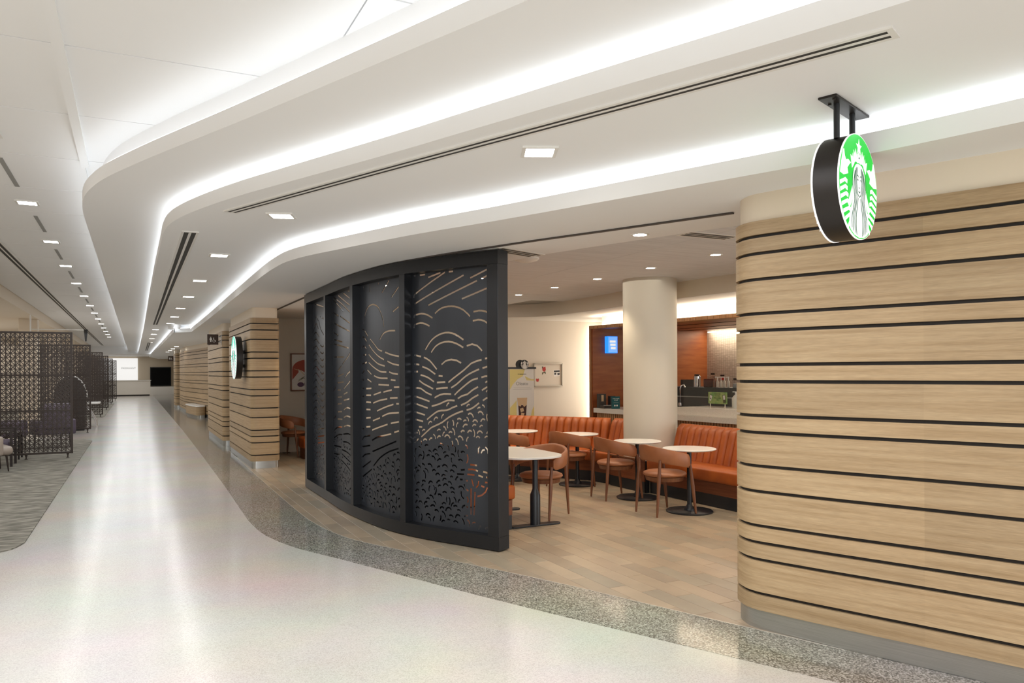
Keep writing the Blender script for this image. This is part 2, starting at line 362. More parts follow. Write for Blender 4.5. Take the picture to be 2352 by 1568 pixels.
# carpets of the waiting bays
def carpet(x1, y0, y1, label):
    poly = [(-4.9, y0-.35), (-1.6, y0-.17)]
    poly += catmull([(-1.22, y0-.06), (-1.02, y0+.1), (-.94, y0+.38)], .08)
    poly += [(x1, y1-.6)]+catmull([(x1-.02, y1-.5), (x1-.25, y1-.08), (x1-.6, y1)], .1)+[(-4.9, y1+.1)]
    o = MB().prism(poly, 0, .012).put('carpet', M['carpet']); return tag(o, label, 'carpet')
carpet(-.87, 8.4, 21.9, 'mottled grey green carpet with rounded corner under the nearest lattice screen')
carpet(-.86, 32.6, 47.5, 'far small grey carpet under the third to fifth lattice screens')
# ------------------------------------------------------------------ ceiling in four steps with light coves
ZD, ZC, ZB, ZA, ZG, ZS = 3.49, 3.17, 2.98, 2.78, 2.94, 2.705
f3 = catmull([(4.75, -8), (4.3, -2.5), (4.07, 0), (3.84, 1.3), (3.65, 2.07), (3.46, 2.72), (3.22, 3.3), (2.55, 4.92), (2.36, 5.35), (2.12, 5.87), (1.89, 6.46), (1.65, 7.12), (1.52, 7.5), (1.43, 7.9), (1.39, 8.35), (1.375, 9.36), (1.40, 12.5), (1.45, 17.4), (1.47, 22.3), (1.465, 22.55), (1.42, 22.7), (1.12, 23.0), (1.07, 23.15), (1.05, 23.5), (1.07, 32.2), (1.1, 58)], .11)
f2 = catmull([(4.1, -8), (3.3, -2), (2.95, .2), (2.72, 1.2), (2.52, 1.81), (2.32, 2.33), (2.07, 2.91), (1.70, 3.79), (1.41, 4.49), (.93, 5.57), (.75, 5.98), (.56, 6.48), (.40, 7.0), (.31, 7.47), (.28, 8.0), (.28, 8.9), (.29, 13.7), (.36, 28.9), (.42, 58)], .11)
f1 = catmull([(3.5, -8), (2.6, -1.5), (2.1, .8), (1.8, 1.9), (1.46, 2.76), (1.13, 3.56), (.61, 4.81), (.26, 5.62), (.09, 6.02), (-.1, 6.50), (-.21, 6.82), (-.28, 7.09), (-.335, 7.36), (-.37, 7.64), (-.39, 7.95), (-.40, 8.4), (-.396, 9.4), (-.382, 13), (-.35, 20), (-.31, 30), (-.26, 42), (-.19, 58)], .11)
REC = .15
g1, g2, g3 = offs(f1, -REC), offs(f2, -REC), offs(f3, -REC)
AIN = [(6.6, -8), (4.77, 3.0), (4.25, 4.51), (3.82, 5.69), (3.54, 6.55), (3.4, 7.4), (3.35, 8.6), (3.35, 15.0), (3.35, 16.4)]
ce = MB().prism(f3+[(1.9, 66), (9, 66), (9, 16.4)]+AIN[::-1], ZA, ZA+.085).put('ceiling', M['white']); ce['kind'] = 'structure'
def x_at(path, y):
    for a, b in zip(path, path[1:]):
        if a[1] <= y <= b[1]: return a[0]+(b[0]-a[0])*(y-a[1])/((b[1]-a[1]) or 1)
    return path[-1][0] if y > path[-1][1] else path[0][0]
def between(pa, pb, z0, z1):
    ys_ = sorted({round(p[1], 3) for p in pa+pb if -8 < p[1] < 58} | {-8., 58.}); mb = MB(); v = []; f = []
    for y in ys_:
        a, b = x_at(pa, y), x_at(pb, y); v += [(a, y, z0), (b, y, z0), (b, y, z1), (a, y, z1)]
    for i in range(len(ys_)-1):
        for k in range(4): f.append((i*4+k, i*4+(k+1) % 4, i*4+4+(k+1) % 4, i*4+4+k))
    f += [(3, 2, 1, 0), tuple(range(len(v)-4, len(v)))]
    return mb.add(v, f)
between(f2, g3, ZB, ZB+.085).put('ceiling_step', M['white'], ce)
between(f1, g2, ZC, ZC+.085).put('ceiling_step', M['white'], ce)
for path, zl, zu in ((f1, ZC, ZD), (f2, ZB, ZC), (f3, ZA, ZB)):
    MB().sweep(path, -.012, .003, zl-.001, zl+.108).put('cove_lip', M['white'], ce, smooth=30)
    MB().sweep(offs(path, -REC), -.01, 0, zl+.08, zu+.02).put('cove_back', M['white'], ce, smooth=30)
    MB().sweep([p for p in offs(path, -.028)], -.012, .012, zl+.092, zl+.124).put('led_strip', M['led'] if zl == ZC else M['led_low'], ce)
# upper ceiling D: backing and separate boards with open joints
MB().prism([(-2.4, -8)]+g1+[(-2.4, 58)], ZD+.018, ZD+.06).put('ceiling_backing', M['white'], ce)
xs = [-2.39, -.36, 1.05, 2.46, 3.9]; ys = [-8]+[-2.9+1.305*k for k in range(0, 26)]+[58]
for xa, xb in zip(xs, xs[1:]):
    for ya, yb in zip(ys, ys[1:]):
        # a board ends at the cove
        lim = [p for p in g1 if ya-.2 <= p[1] <= yb+.2]
        xm = max(p[0] for p in lim)+.05
        if xa > xm: continue
        box(xa+(.03 if xa == -.36 else .004), min(xb, max(xm, xa+.02))-(.0 if xb == -.36 else .004), ya+.007, yb-.007, ZD, ZD+.018).put('ceiling_board', M['white'], ce)
box(-.389, -.326, -8, 7.7, ZD-.022, ZD+.012).put('reveal_trim', M['white'], ce)
box(-9, 13, -9, 69, 3.75, 3.85).put('light_block_slab', M['white'], ce)  # unseen slab over all ceilings, added to keep world light out
box(-2.4, 9, 58, 66.5, 2.97, 3.05).put('end_soffit', M['white'], ce)
box(-2.4, 2.5, 57.95, 58, 2.97, 3.5).put('end_fascia', M['white'], ce)
# slots between the square lights of the upper ceiling
LD = [6.95, 9.62, 12.3, 14.95, 17.75, 20.55, 23.4, 26.2, 29, 31.8, 34.6, 37.4, 40.2, 43]
dl_me = {}
def square_light(x, y, z, rz, s, label, group, m='lens'):
    t = thing('square_ceiling_light', label, 'ceiling light', (x, y, z), rz, group)
    if s not in dl_me:
        fr = MB()
        for a, b, c, d in ((-s/2-.022, s/2+.022, -s/2-.022, -s/2), (-s/2-.022, s/2+.022, s/2, s/2+.022), (-s/2-.022, -s/2, -s/2, s/2), (s/2, s/2+.022, -s/2, s/2)): fr.box(a, b, c, d, -.012, 0)
        dl_me[s] = (fr.mesh('trim_frame'), box(-s/2, s/2, -s/2, s/2, -.006, -.001).mesh('lens')); dl_me[s][0].materials.append(M['frame']); dl_me[s][1].materials.append(M[m])
    link('trim_frame', dl_me[s][0], None, t); link('lens', dl_me[s][1], None, t); return t
for i, y in enumerate(LD):
    square_light(-.99, y, ZD, 0, .17, f'{ORD[i]} square light of the row in the high white ceiling at left', 'square lights of the high ceiling at left')
for i, (a, b) in enumerate(zip(LD[:12], LD[1:])):
    m_ = (a+b)/2; L = .42*(b-a)
    s_ = box(-1.012, -.972, m_-L/2, m_+L/2, ZD-.004, ZD+.002).put('ceiling_slot', M['greycol'])
    tag(s_, f'thin grey slot in the high ceiling just beyond the {ORD[i]} square light at left', 'ceiling slot', 'slots between the square lights')
LB = [(2.21, 4.04, -.42), (1.14, 6.62, -.38), (.89, 9.14, -.02), (.88, 11.75, 0), (.89, 14.3, 0), (.90, 16.9, 0), (.91, 19.5, 0), (.92, 22.1, 0), (.66, 25.4, 0), (.68, 28.4, 0), (.70, 32, 0), (.72, 36, 0)]
for i, (x, y, r) in enumerate(LB):
    square_light(x, y, ZB, r, .17, f'{ORD[i]} square light of the row along the lower stepped ceiling before the cafe', 'square lights of the stepped ceiling')
for i, y in enumerate([35, 38, 41, 44]):
    square_light(1.7, y, ZA, 0, .17, f'{ORD[i]} tiny square light far back over the oak pillars', 'far square lights over the pillars')
def diffuser(name_label, path, w_, z):
    t = thing('slot_diffuser', name_label, 'air diffuser')
    h = w_/2
    for a, b in ((-h, -h+.022), (-.012, .012), (h-.022, h)): MB().sweep(path, a, b, z-.010, z).put('frame_rail', M['frame'], t)
    for a, b in ((-h+.022, -.012), (.012, h-.022)): MB().sweep(path, a, b, z-.0096, z-.0005).put('slot', M['slot'], t)
    for e, d in ((0, 1), (-1, -1)):
        p = path[e]; q = path[1 if e == 0 else -2]; u = Vector((p[0]-q[0], p[1]-q[1])).normalized()*.025
        MB().sweep([p, (p[0]+u.x, p[1]+u.y)], -h, h, z-.010, z).put('end_cap', M['frame'], t)
    return t
diffuser('long black double slot diffuser running diagonally over the cafe front', catmull([(2.68, 2.02), (2.2, 3.16), (1.6, 4.56), (.74, 6.63)], .4), .115, ZB)
diffuser('black double slot diffuser in the lower ceiling pointing down the corridor', [(.50, 7.75), (.52, 12), (.55, 17), (.58, 22.8)], .15, ZB)
diffuser('short far slot diffuser near the end of the corridor ceiling', [(.68, 36), (.78, 49)], .15, ZB)
diffuser('very long slot diffuser in the high ceiling beside the left beam', [(-1.68, 6), (-1.69, 20), (-1.69, 36), (-1.66, 56)], .15, ZD)
# sliding door track
TR = catmull([(3.85, 4.16), (3.42, 5.1), (2.99, 6.05), (2.55, 7.2), (2.37, 8.3), (2.325, 9.6), (2.32, 11.58), (2.33, 14.42), (2.4, 15.1)], .2)
tr = MB().sweep(TR, -.017, .017, ZA-.012, ZA-.001).put('door_track', M['track']); tag(tr, 'dark curved sliding door track in the white ceiling over the black screen', 'door track')
# ------------------------------------------------------------------ cafe ceiling, bulkhead, soffit
BK = catmull([(7.6, -2), (7.4, 3.5), (7.3, 6), (7.23, 7.6), (7.16, 8.86), (7.14, 10.22), (7.17, 11.4), (7.15, 12.3), (7.0, 12.95), (6.55, 13.32), (5.9, 13.42), (3.4, 13.5)], .15)
gc = MB().prism(AIN[1:7]+[(3.3, 13.6)]+[p for p in offs(BK, .02) if p[1] > 2.9][::-1], ZG+.012, ZG+.06).put('cafe_ceiling', M['greycol']); gc['kind'] = 'structure'
def inside_bk(x, y):
    for a, b in zip(BK, BK[1:]):
        if min(a[1], b[1]) <= y <= max(a[1], b[1]) and y < 13 and a[1] != b[1]: return a[0]+(b[0]-a[0])*(y-a[1])/(b[1]-a[1])
    return 7.1
for xa, xb, yy in ((3.35, 4.95, [2.7, 8.05, 13.55]), (4.95, 6.5, [2.7, 5.0, 11.2, 13.45]), (6.5, 7.3, [2.7, 7.6, 12.2])):
    for ya, yb in zip(yy, yy[1:]):
        if xb == 7.3: poly = [(6.503, ya+.003)]+[(inside_bk(0, ya+.003+(yb-ya-.006)*k/10)+.02, ya+.003+(yb-ya-.006)*k/10) for k in range(11)]+[(6.503, yb-.003)]
        elif xa == 3.35: poly = [(x_at(AIN, ya+.003+(yb-ya-.006)*k/12)-.02, ya+.003+(yb-ya-.006)*k/12) for k in range(13)]+[(xb-.003, yb-.003), (xb-.003, ya+.003)]
        else: poly = [(xa+.003, ya+.003), (xb-.003, ya+.003), (xb-.003, yb-.003), (xa+.003, yb-.003)]
        MB().prism(poly, ZG, ZG+.012).put('ceiling_board', M['grey_tile'], gc)
sf = MB().prism(BK+[(3.4, 14.1), (12, 14.1), (12, -2)], ZS, ZS+.03).put('trim_1', M['white_in']); sf['kind'] = 'structure'
MB().sweep(BK, -.02, .02, ZS, ZG+.02).put('bulkhead', M['cream_in'], sf, smooth=40)
# ------------------------------------------------------------------ walls
def wall(name, *b, m='cream_in'): o = box(*b).put(name, M[m]); o['kind'] = 'structure'; return o
wall('wall_back', 3.55, 12, 13.9, 14.05, 0, 3.0)
wall('wall_cafe_left', 2.42, 3.75, 16.3, 16.45, 0, 2.8)
wall('wall_return', 3.6, 3.75, 14.05, 16.3, 0, 2.8)
bb = box(2.45, 3.6, 16.27, 16.3, 0, .15).put('baseboard_left', M['cream']); bb['kind'] = 'structure'
wf = wall('wall_far', -6, 9, 66, 66.2, 0, 3.4, m='sand')
wl = wall('wall_left', -5.4, -5.25, -8, 66, 0, 3.4, m='cream')
bm_ = box(-2.9, -2.4, -8, 66, 3.235, 3.75).put('trim_2', M['cream']); bm_['kind'] = 'structure'
ws = box(-5.3, -2.9, -8, 66, 3.235, 3.4).put('ceiling_waiting_area', M['cream']); ws['kind'] = 'structure'
for k, y in enumerate([2.6, 10.3, 18.0, 25.75, 33.5, 41.2, 49]):
    o = box(-2.88, -2.42, y, y+.5, 0, 3.235).put('square_column', M['cream'], bevel=.01); o['kind'] = 'structure'
# bright windows of the waiting bays
for k, y in enumerate([12.2, 19.9, 27.6, 35.3]):
    wn = box(-5.25, -5.2, y, y+3.6, .9, 2.6).put(f'window_{k+1}', M['frame']); wn['kind'] = 'structure'
    for q in range(3): box(-5.2, -5.19, y+.06+q*1.18, y+1.18+q*1.18-.06, .96, 2.54).put('pane', M['lightbox'], wn)
wall('wall_right_rear', 3.2, 3.35, 16.45, 66, 0, 2.8, m='cream')
# ------------------------------------------------------------------ oak clad walls and pillars
GRV = [2.502, 2.392, 2.228, 2.010, 1.902, 1.686, 1.578, 1.362, 1.254, 1.041, .879, .661, .554, .446, .231]
BT = .123
def clad(name, path, closed, splits=(), label=None, top=2.60, gw=.0105):
    core = MB().sweep(path, .022, .10, BT, top-.01, closed).put(name, M['groove']); core['kind'] = 'structure'
    MB().sweep(path, .03, .06, top-.012, ZA, closed).put('painted_band', M['cream'], core, smooth=40)
    MB().sweep(path, .020, .10, 0, BT-.0005, closed).put('steel_base', M['steel'], core, smooth=40)
    zs = [top]+GRV+[BT]
    for i in range(len(zs)-1):
        za, zb = zs[i+1]+(gw if i < len(zs)-2 else .002), zs[i]-(gw if i else 0)
        segs = [path] if not splits else []
        if splits:
            k0 = 0
            for k in list(splits)+[len(path)-1]: segs.append(path[k0:k+1]); k0 = k
        for sg in segs:
            MB().sweep(sg, 0, .022, za, zb, closed and not splits).put('oak_board', M['oak'], core, smooth=40)
    if not closed:
        pass
    return core
wr = catmull([(5.2, 5.0), (4.35, 4.17), (3.86, 4.02), (3.66, 3.93), (3.575, 3.80), (3.556, 3.69), (3.585, 3.57), (3.70, 3.24), (3.895, 2.735)], .05)
wr2 = catmull([(3.895, 2.735), (4.14, 2.10), (4.6, .9), (5.2, -.7), (5.9, -2.6), (7.0, -6)], .3)
clad('wall_right', wr+wr2[1:], False, splits=(len(wr)-1,))
MB().sweep(wr+wr2[1:], .10, .14, 0, 2.74).put('wall_right_lining', M['cream'])['kind'] = 'structure'
clad('pillar_1', rrect(1.83, 2.32, 13.70, 17.0, .10), True, top=2.6)
clad('pillar_2', rrect(1.83, 2.35, 18.25, 22.0, .10), True, top=2.6)
blk = [(1.98, 38.2), (2.03, 35.0), (2.12, 34.2), (2.3, 32.4), (2.55, 29.6), (2.7, 29.4), (3.2, 29.4)]
clad('pillar_3', catmull(blk, .5), False, top=2.6)
clad('pillar_4', rrect(1.86, 2.25, 39.5, 41.2, .10), True, top=2.6)
# curved oak bench with stone top by the third pillar
bn = thing('low_bench', 'low oak clad bench with pale stone top beside the far oak wall', 'bench', (2.36, 31.6, 0), .093)
MB().prism(rrect(-.36, -.004, -1.3, 1.25, .14), .40, .45).put('bench_top', M['top'], bn)
MB().sweep(rrect(-.34, -.004, -1.28, 1.23, .14), 0, .02, .09, .40, True).put('oak_panel', M['oak'], bn, smooth=40)
MB().sweep(rrect(-.30, -.01, -1.24, 1.2, .12), 0, .02, .0, .09, True).put('steel_base', M['steel'], bn, smooth=40)
# dark door post beside the first pillar
dp = box(2.40, 2.50, 15.05, 15.2, 0, 2.68).put('door_post', M['pblack'], bevel=.006); tag(dp, 'tall black post standing behind the nearest oak pillar', 'door post')
# ------------------------------------------------------------------ perforated metal screen
import json
SLOTS = json.loads('[[[[233,2674],[821,2536]],[[75,2678],[421,2579]],[[499,2382],[617,2253],[860,2131]],[[94,2303],[334,2438],[468,2368]],[[92,2211],[331,2336],[475,2260]],[[591,2421],[836,2372]],[[75,2160],[307,2217],[534,2143]],[[594,2123],[733,2091],[850,2125]],[[75,2062],[305,2121],[532,2050]],[[592,2030],[731,1999],[848,2034]],[[75,1964],[302,2026],[529,1956]],[[590,1936],[728,1907],[846,1943]],[[75,1867],[300,1930],[527,1862]],[[588,1843],[726,1814],[843,1852]],[[75,1769],[298,1835],[525,1768]],[[585,1750],[724,1722],[841,1760]],[[75,1671],[295,1739],[523,1675]],[[583,1657],[722,1630],[839,1669]],[[75,1574],[293,1643],[520,1581]],[[581,1563],[720,1538],[837,1578]],[[75,1476],[291,1548],[518,1487]],[[579,1470],[718,1445],[835,1486]],[[75,1378],[288,1452],[516,1393]],[[577,1376],[715,1353],[833,1395]],[[75,1280],[286,1356],[514,1299]],[[574,1283],[713,1261],[831,1304]],[[75,1182],[284,1260],[511,1205]],[[572,1189],[711,1168],[829,1212]],[[75,1085],[281,1165],[509,1111]],[[570,1096],[709,1076],[827,1121]],[[75,987],[279,1069],[507,1017]],[[568,1002],[707,983],[824,1029]],[[400,856],[831,897]],[[398,754],[829,799]],[[395,663],[827,711]]],[[[321,2705],[930,2447]],[[604,2711],[998,2509]],[[815,2718],[988,2643]],[[75,2646],[615,2473],[995,2341]],[[75,2588],[630,2396]],[[75,2426],[375,2356]],[[462,2351],[947,2230]],[[75,2291],[992,2124]],[[75,2167],[352,2115]],[[75,2075],[564,2026]],[[75,2020],[858,1942]],[[81,1848],[626,1838]],[[280,1659],[516,1732]],[[558,1752],[797,1827],[974,1909]],[[75,1559],[147,1632]],[[279,1596],[621,1633]],[[676,1584],[830,1642],[990,1671]],[[277,1518],[619,1534]],[[75,1403],[205,1464]],[[275,1428],[467,1432]],[[593,1444],[767,1496],[968,1566]],[[273,1336],[524,1348]],[[591,1379],[796,1411]],[[271,1249],[522,1266]],[[590,1306],[881,1334]],[[268,1151],[520,1166]],[[587,1187],[762,1223],[962,1216]],[[266,1061],[543,1071]],[[585,1094],[760,1122],[973,1114]],[[75,1046],[197,1098]],[[75,890],[237,946],[541,980]],[[583,982],[780,1010],[971,1007]],[[75,805],[324,865],[539,880]],[[581,889],[815,912],[969,898]],[[579,796],[776,806],[967,783]],[[75,707],[320,718],[476,721]],[[510,694],[751,687],[965,649]],[[75,602],[388,623]],[[517,639],[734,607],[963,572]],[[473,561],[770,513],[968,458]]],[[[332,2692],[330,2543]],[[133,2713],[174,2557]],[[578,2708],[554,2603]],[[710,2727],[688,2659]],[[824,2715],[653,2506]],[[1022,2538],[870,2437]],[[1020,2332],[894,2284]],[[142,2200],[181,2299],[277,2380],[416,2398],[542,2366],[629,2289],[683,2202],[695,2133]],[[591,1999],[669,2060],[790,2087],[949,2086]],[[75,2140],[141,2136],[272,2052]],[[323,2025],[444,1959],[559,1896],[654,1878]],[[712,1866],[882,1831],[1022,1815]],[[75,2051],[140,2052],[230,1995]],[[286,1961],[419,1884],[558,1824],[699,1784]],[[767,1769],[899,1736],[1021,1722]],[[75,1923],[144,1950],[218,1912]],[[280,1853],[418,1789],[557,1740],[719,1716]],[[110,1843],[217,1850]],[[278,1762],[417,1709],[600,1659],[754,1651]],[[805,1655],[898,1636],[1000,1629]],[[75,1745],[237,1763]],[[241,1679],[367,1625]],[[425,1614],[577,1588],[781,1585]],[[842,1569],[951,1564]],[[75,1627],[161,1672]],[[239,1575],[366,1541]],[[545,1516],[815,1512]],[[908,1491],[1025,1494]],[[75,1558],[149,1568]],[[201,1466],[365,1472]],[[670,1436],[871,1463]],[[413,1399],[619,1435]],[[75,1459],[148,1473]],[[200,1392],[354,1395]],[[821,1375],[991,1383]],[[402,1309],[574,1342],[771,1366]],[[75,1370],[146,1383]],[[199,1316],[353,1315]],[[505,1225],[722,1276],[906,1312]],[[955,1319],[1017,1320]],[[198,1232],[337,1234]],[[637,1171],[800,1211],[1016,1229]],[[390,1112],[594,1156]],[[196,1135],[341,1146]],[[837,1107],[1015,1134]],[[369,1009],[592,1057],[775,1095]],[[195,1034],[329,1045]],[[910,1016],[1014,1039]],[[367,891],[524,940],[855,998]],[[75,995],[141,1015]],[[385,772],[633,836],[962,927]],[[75,876],[129,916],[328,946]],[[412,614],[588,720],[795,802],[1006,855]],[[75,802],[321,834]],[[75,679],[174,721],[325,744]],[[75,563],[339,662]],[[78,456],[368,575]]],[[[75,2635],[109,2709]],[[165,2639],[246,2705]],[[286,2591],[460,2711]],[[564,2670],[622,2709]],[[75,2402],[80,2432],[518,2651]],[[76,2337],[754,2578]],[[286,2313],[917,2514]],[[830,2543],[1085,2638]],[[967,2527],[1084,2568]],[[727,2350],[1084,2447]],[[378,2226],[440,2264],[508,2284],[597,2287],[673,2275],[748,2243],[800,2204],[829,2176]],[[75,2199],[78,2223],[185,2236],[273,2220],[348,2183]],[[75,2095],[77,2127],[171,2143],[247,2130],[306,2106]],[[868,2220],[936,2228],[1008,2218],[1084,2184]],[[859,2134],[925,2142],[997,2128],[1083,2075]],[[243,1872],[308,1946],[380,1995],[472,2027],[562,2033],[650,2011],[748,1957]],[[325,1842],[379,1897],[460,1935],[561,1945],[660,1923],[745,1882]],[[784,1897],[851,1913],[913,1897],[972,1846]],[[463,1721],[516,1755],[593,1770],[659,1761],[718,1734]],[[75,1823],[75,1824],[181,1805]],[[217,1799],[306,1762],[403,1675]],[[75,1732],[75,1738],[155,1724]],[[194,1705],[281,1680],[383,1627]],[[75,1654],[134,1655]],[[423,1612],[481,1608]],[[167,1622],[268,1599],[365,1552]],[[75,1563],[93,1568]],[[147,1567],[211,1534],[280,1509],[352,1482]],[[400,1546],[516,1551]],[[553,1546],[614,1586],[754,1669],[839,1730],[901,1750],[966,1764]],[[1003,1773],[1084,1784]],[[390,1482],[468,1492],[547,1496]],[[586,1494],[657,1530],[764,1603],[849,1644],[937,1675]],[[973,1683],[1025,1696],[1084,1701]],[[958,1596],[1004,1607],[1083,1608]],[[629,1424],[667,1455],[764,1521],[848,1570],[921,1588]],[[89,1489],[171,1486],[249,1447],[331,1422]],[[390,1486],[467,1495],[547,1495]],[[670,1391],[723,1418],[788,1434],[852,1475],[923,1508]],[[964,1473],[1017,1501],[1080,1516]],[[367,1394],[439,1424],[495,1435],[590,1434]],[[75,1407],[170,1388],[301,1357]],[[326,1309],[438,1336],[536,1371],[634,1372]],[[709,1328],[787,1358],[852,1399],[926,1433]],[[976,1377],[1016,1400],[1079,1415]],[[75,1334],[275,1290]],[[259,1174],[337,1223],[424,1266],[535,1276],[603,1303],[667,1323]],[[778,1282],[851,1304],[934,1356]],[[75,1249],[235,1220]],[[87,1172],[208,1154]],[[175,997],[321,1097],[380,1120],[465,1153],[562,1210],[669,1254],[738,1273]],[[139,1098],[193,1097]],[[75,1032],[122,1039]],[[75,933],[135,980]],[[830,539],[828,287]],[[878,508],[864,286]],[[837,627],[859,561]],[[923,616],[916,576],[891,549]],[[747,572],[769,528],[798,509]],[[1027,565],[1004,519],[960,485],[903,468]],[[819,764],[905,762]],[[705,704],[757,712]],[[792,717],[847,721],[917,709]],[[974,707],[1049,699]],[[656,662],[746,666]],[[783,669],[875,670]],[[917,669],[976,657]],[[1009,658],[1077,655]],[[689,613],[730,614]],[[757,618],[789,603]],[[995,609],[1030,610]],[[951,574],[992,562]],[[921,876],[921,921],[938,942]],[[953,878],[969,909],[997,915]],[[1003,945],[1032,917],[1036,880]],[[1066,919],[1078,882]]]]')
SP = [(2.235, 11.17), (2.235, 9.9), (2.25, 8.62), (2.45, 7.40), (2.99, 6.27)]
def cr_fixed(pts, n=24):
    q = [tuple(2*a-b for a, b in zip(pts[0], pts[1]))]+list(pts)+[tuple(2*a-b for a, b in zip(pts[-1], pts[-2]))]; out = []
    for i in range(1, len(q)-2):
        p0, p1, p2, p3 = q[i-1:i+3]
        for k in range(n):
            t = k/n; out.append(tuple(.5*(2*b+(c-a)*t+(2*a-5*b+4*c-d)*t*t+(3*b-a-3*c+d)*t**3) for a, b, c, d in zip(p0, p1, p2, p3)))
    out.append(tuple(pts[-1])); return out
spath = cr_fixed(SP); sback = offs(spath, .10)
cum = [0]
for a, b in zip(sback, sback[1:]): cum.append(cum[-1]+math.dist(a, b))
def at_arc(L, o=0.):
    L = min(max(L, 0), cum[-1]-1e-6)
    for i in range(len(cum)-1):
        if cum[i] <= L <= cum[i+1]+1e-9:
            t = (L-cum[i])/(cum[i+1]-cum[i]); a, b = sback[i], sback[i+1]; dx, dy = (b[0]-a[0]), (b[1]-a[1]); l = math.hypot(dx, dy)
            return (a[0]+dx*t-dy/l*o, a[1]+dy*t+dx/l*o)
BAYS = [cum[i] for i in (0, 24, 48, 72, 96)]
sc = thing('metal_art_screen', 'tall curved black metal screen cut with sun, hills and leaves between corridor and cafe tables', 'screen', (0, 0, 0))
ZT = 2.765
MB().sweep(spath, 0, .15, ZT-.125, ZT).put('top_rail', M['blackf'], sc, smooth=40)
MB().sweep(spath, 0, .15, .012, .135).put('bottom_rail', M['blackf'], sc, smooth=40)
MB().sweep(spath[3:-3], .03, .12, 0, .012).put('floor_shoe', M['pblack'], sc)
for k, i in enumerate((0, 24, 48, 72, 96)):
    p = spath[i]; q0 = spath[max(0, i-1)]; q1 = spath[min(96, i+1)]; d = Vector((q1[0]-q0[0], q1[1]-q0[1])).normalized(); n = Vector((-d.y, d.x))
    a0, a1 = (-.075, .075) if 0 < k < 4 else ((0, .12) if k == 0 else (-.13, 0))
    if 0 < k < 4: a0, a1 = -.045, .045
    c = Vector(p); poly = [c+d*a0, c+d*a1, c+d*a1+n*.15, c+d*a0+n*.15]
    MB().prism([tuple(v) for v in poly], .135, ZT-.125).put('post', M['blackf'], sc, bevel=.002, seg=1)
def stroke(pts, w_):
    """closed outline of a slot of even width along a polyline"""
    if len(pts) > 2: pts = catmull(pts, .035)
    L, R = offs(pts, w_/2), offs(pts, -w_/2); return L+R[::-1]
def plate(b):
    b0, b1 = BAYS[b], BAYS[b+1]; W = b1-b0; z0, z1 = .125, ZT-.115; lo, hi = .03, W-.03
    strokes = []; pts_all = []
    def far(pts, dmin):
        for (x, y) in pts:
            for (u, v) in pts_all:
                if abs(x-u) < dmin and abs(y-v) < dmin and math.hypot(x-u, y-v) < dmin: return False
        return True
    def dens(pts):
        o = []
        for a, c in zip(pts, pts[1:]):
            n = max(1, int(math.dist(a, c)/.012))
            o += [(a[0]+(c[0]-a[0])*k/n, a[1]+(c[1]-a[1])*k/n) for k in range(n)]
        return o+[pts[-1]]
    for s in SLOTS[b]:
        pts = [(p[0]/1000, min(max(p[1]/1000, z0+.03), z1-.025)) for p in s]
        pts = [p for i, p in enumerate(pts) if i == 0 or math.dist(p, pts[i-1]) > .012]
        if len(pts) < 2 or sum(math.dist(a, c) for a, c in zip(pts, pts[1:])) < .03: continue
        d = dens(catmull(pts, .035) if len(pts) > 2 else pts)
        if not far(d, .021): continue
        strokes.append((pts, .0175)); pts_all += d
    # leaf slits below the hills
    rnd = random.Random(11+b)
    lim = {0: lambda u: 1.08-.02*u, 1: lambda u: 1.03-.34*(u/W), 2: lambda u: .50+.42*min(1, u/W*1.1), 3: lambda u: 1.08+.62*(u/W)**.8}[b]
    tree = lambda u, z: b == 3 and .80 < u < 1.16 and .22 < z < 1.02
    y = z0+.07
    while y < 1.8:
        x = lo+.06+rnd.uniform(0, .08)
        while x < hi-.05:
            cx, cy = x+rnd.uniform(-.02, .02), y+rnd.uniform(-.03, .03); r0 = rnd.uniform(.05, .078)
            for ang in (rnd.uniform(75, 105), rnd.uniform(125, 160), rnd.uniform(20, 55), rnd.uniform(165, 200), rnd.uniform(-20, 15)):
                a = math.radians(ang); px, pz = cx+r0*math.cos(a), cy+r0*math.sin(a)*1.1; rr = rnd.uniform(.032, .045); span = rnd.uniform(.5, .85)
                base = a+rnd.uniform(-.25, .25)
                pts = [(px+rr*(math.cos(base+t*span)-1*math.cos(base)), pz+rr*1.35*(math.sin(base+t*span)-math.sin(base))) for t in (-1.25, -.6, 0, .6, 1.25)]
                if any(p[0] < lo+.02 or p[0] > hi-.02 or p[1] < z0+.03 or p[1] > lim(p[0])-.05 or tree(*p) for p in pts): continue
                d = dens(pts)
                if not far(d, .0245): continue
                strokes.append((pts, .017)); pts_all += d
            x += rnd.uniform(.085, .11)
        y += .092
    for _ in range(2600):  # fill the remaining gaps with leaf slits
        cx, cz = rnd.uniform(lo+.04, hi-.04), rnd.uniform(z0+.05, 1.75)
        base = math.radians(rnd.choice((90, 90, 140, 40, 170, 10, 115, 65))+rnd.uniform(-18, 18)); rr = rnd.uniform(.026, .038); span = rnd.uniform(.55, .8)
        pts = [(cx+rr*(math.cos(base+t*span)-math.cos(base)), cz+rr*1.3*(math.sin(base+t*span)-math.sin(base))) for t in (-1.25, -.6, 0, .6, 1.25)]
        if any(p[0] < lo+.02 or p[0] > hi-.02 or p[1] < z0+.03 or p[1] > lim(p[0])-.05 or tree(*p) for p in pts): continue
        d = dens(pts)
        if not far(d, .0235): continue
        strokes.append((pts, .015)); pts_all += d
    cu = bpy.data.curves.new('plate', 'CURVE'); cu.dimensions = '2D'; cu.fill_mode = 'BOTH'; cu.extrude = .003
    def poly(p):
        s = cu.splines.new('POLY'); s.points.add(len(p)-1)
        for i, q in enumerate(p): s.points[i].co = (q[0], q[1], 0, 1)
        s.use_cyclic_u = True
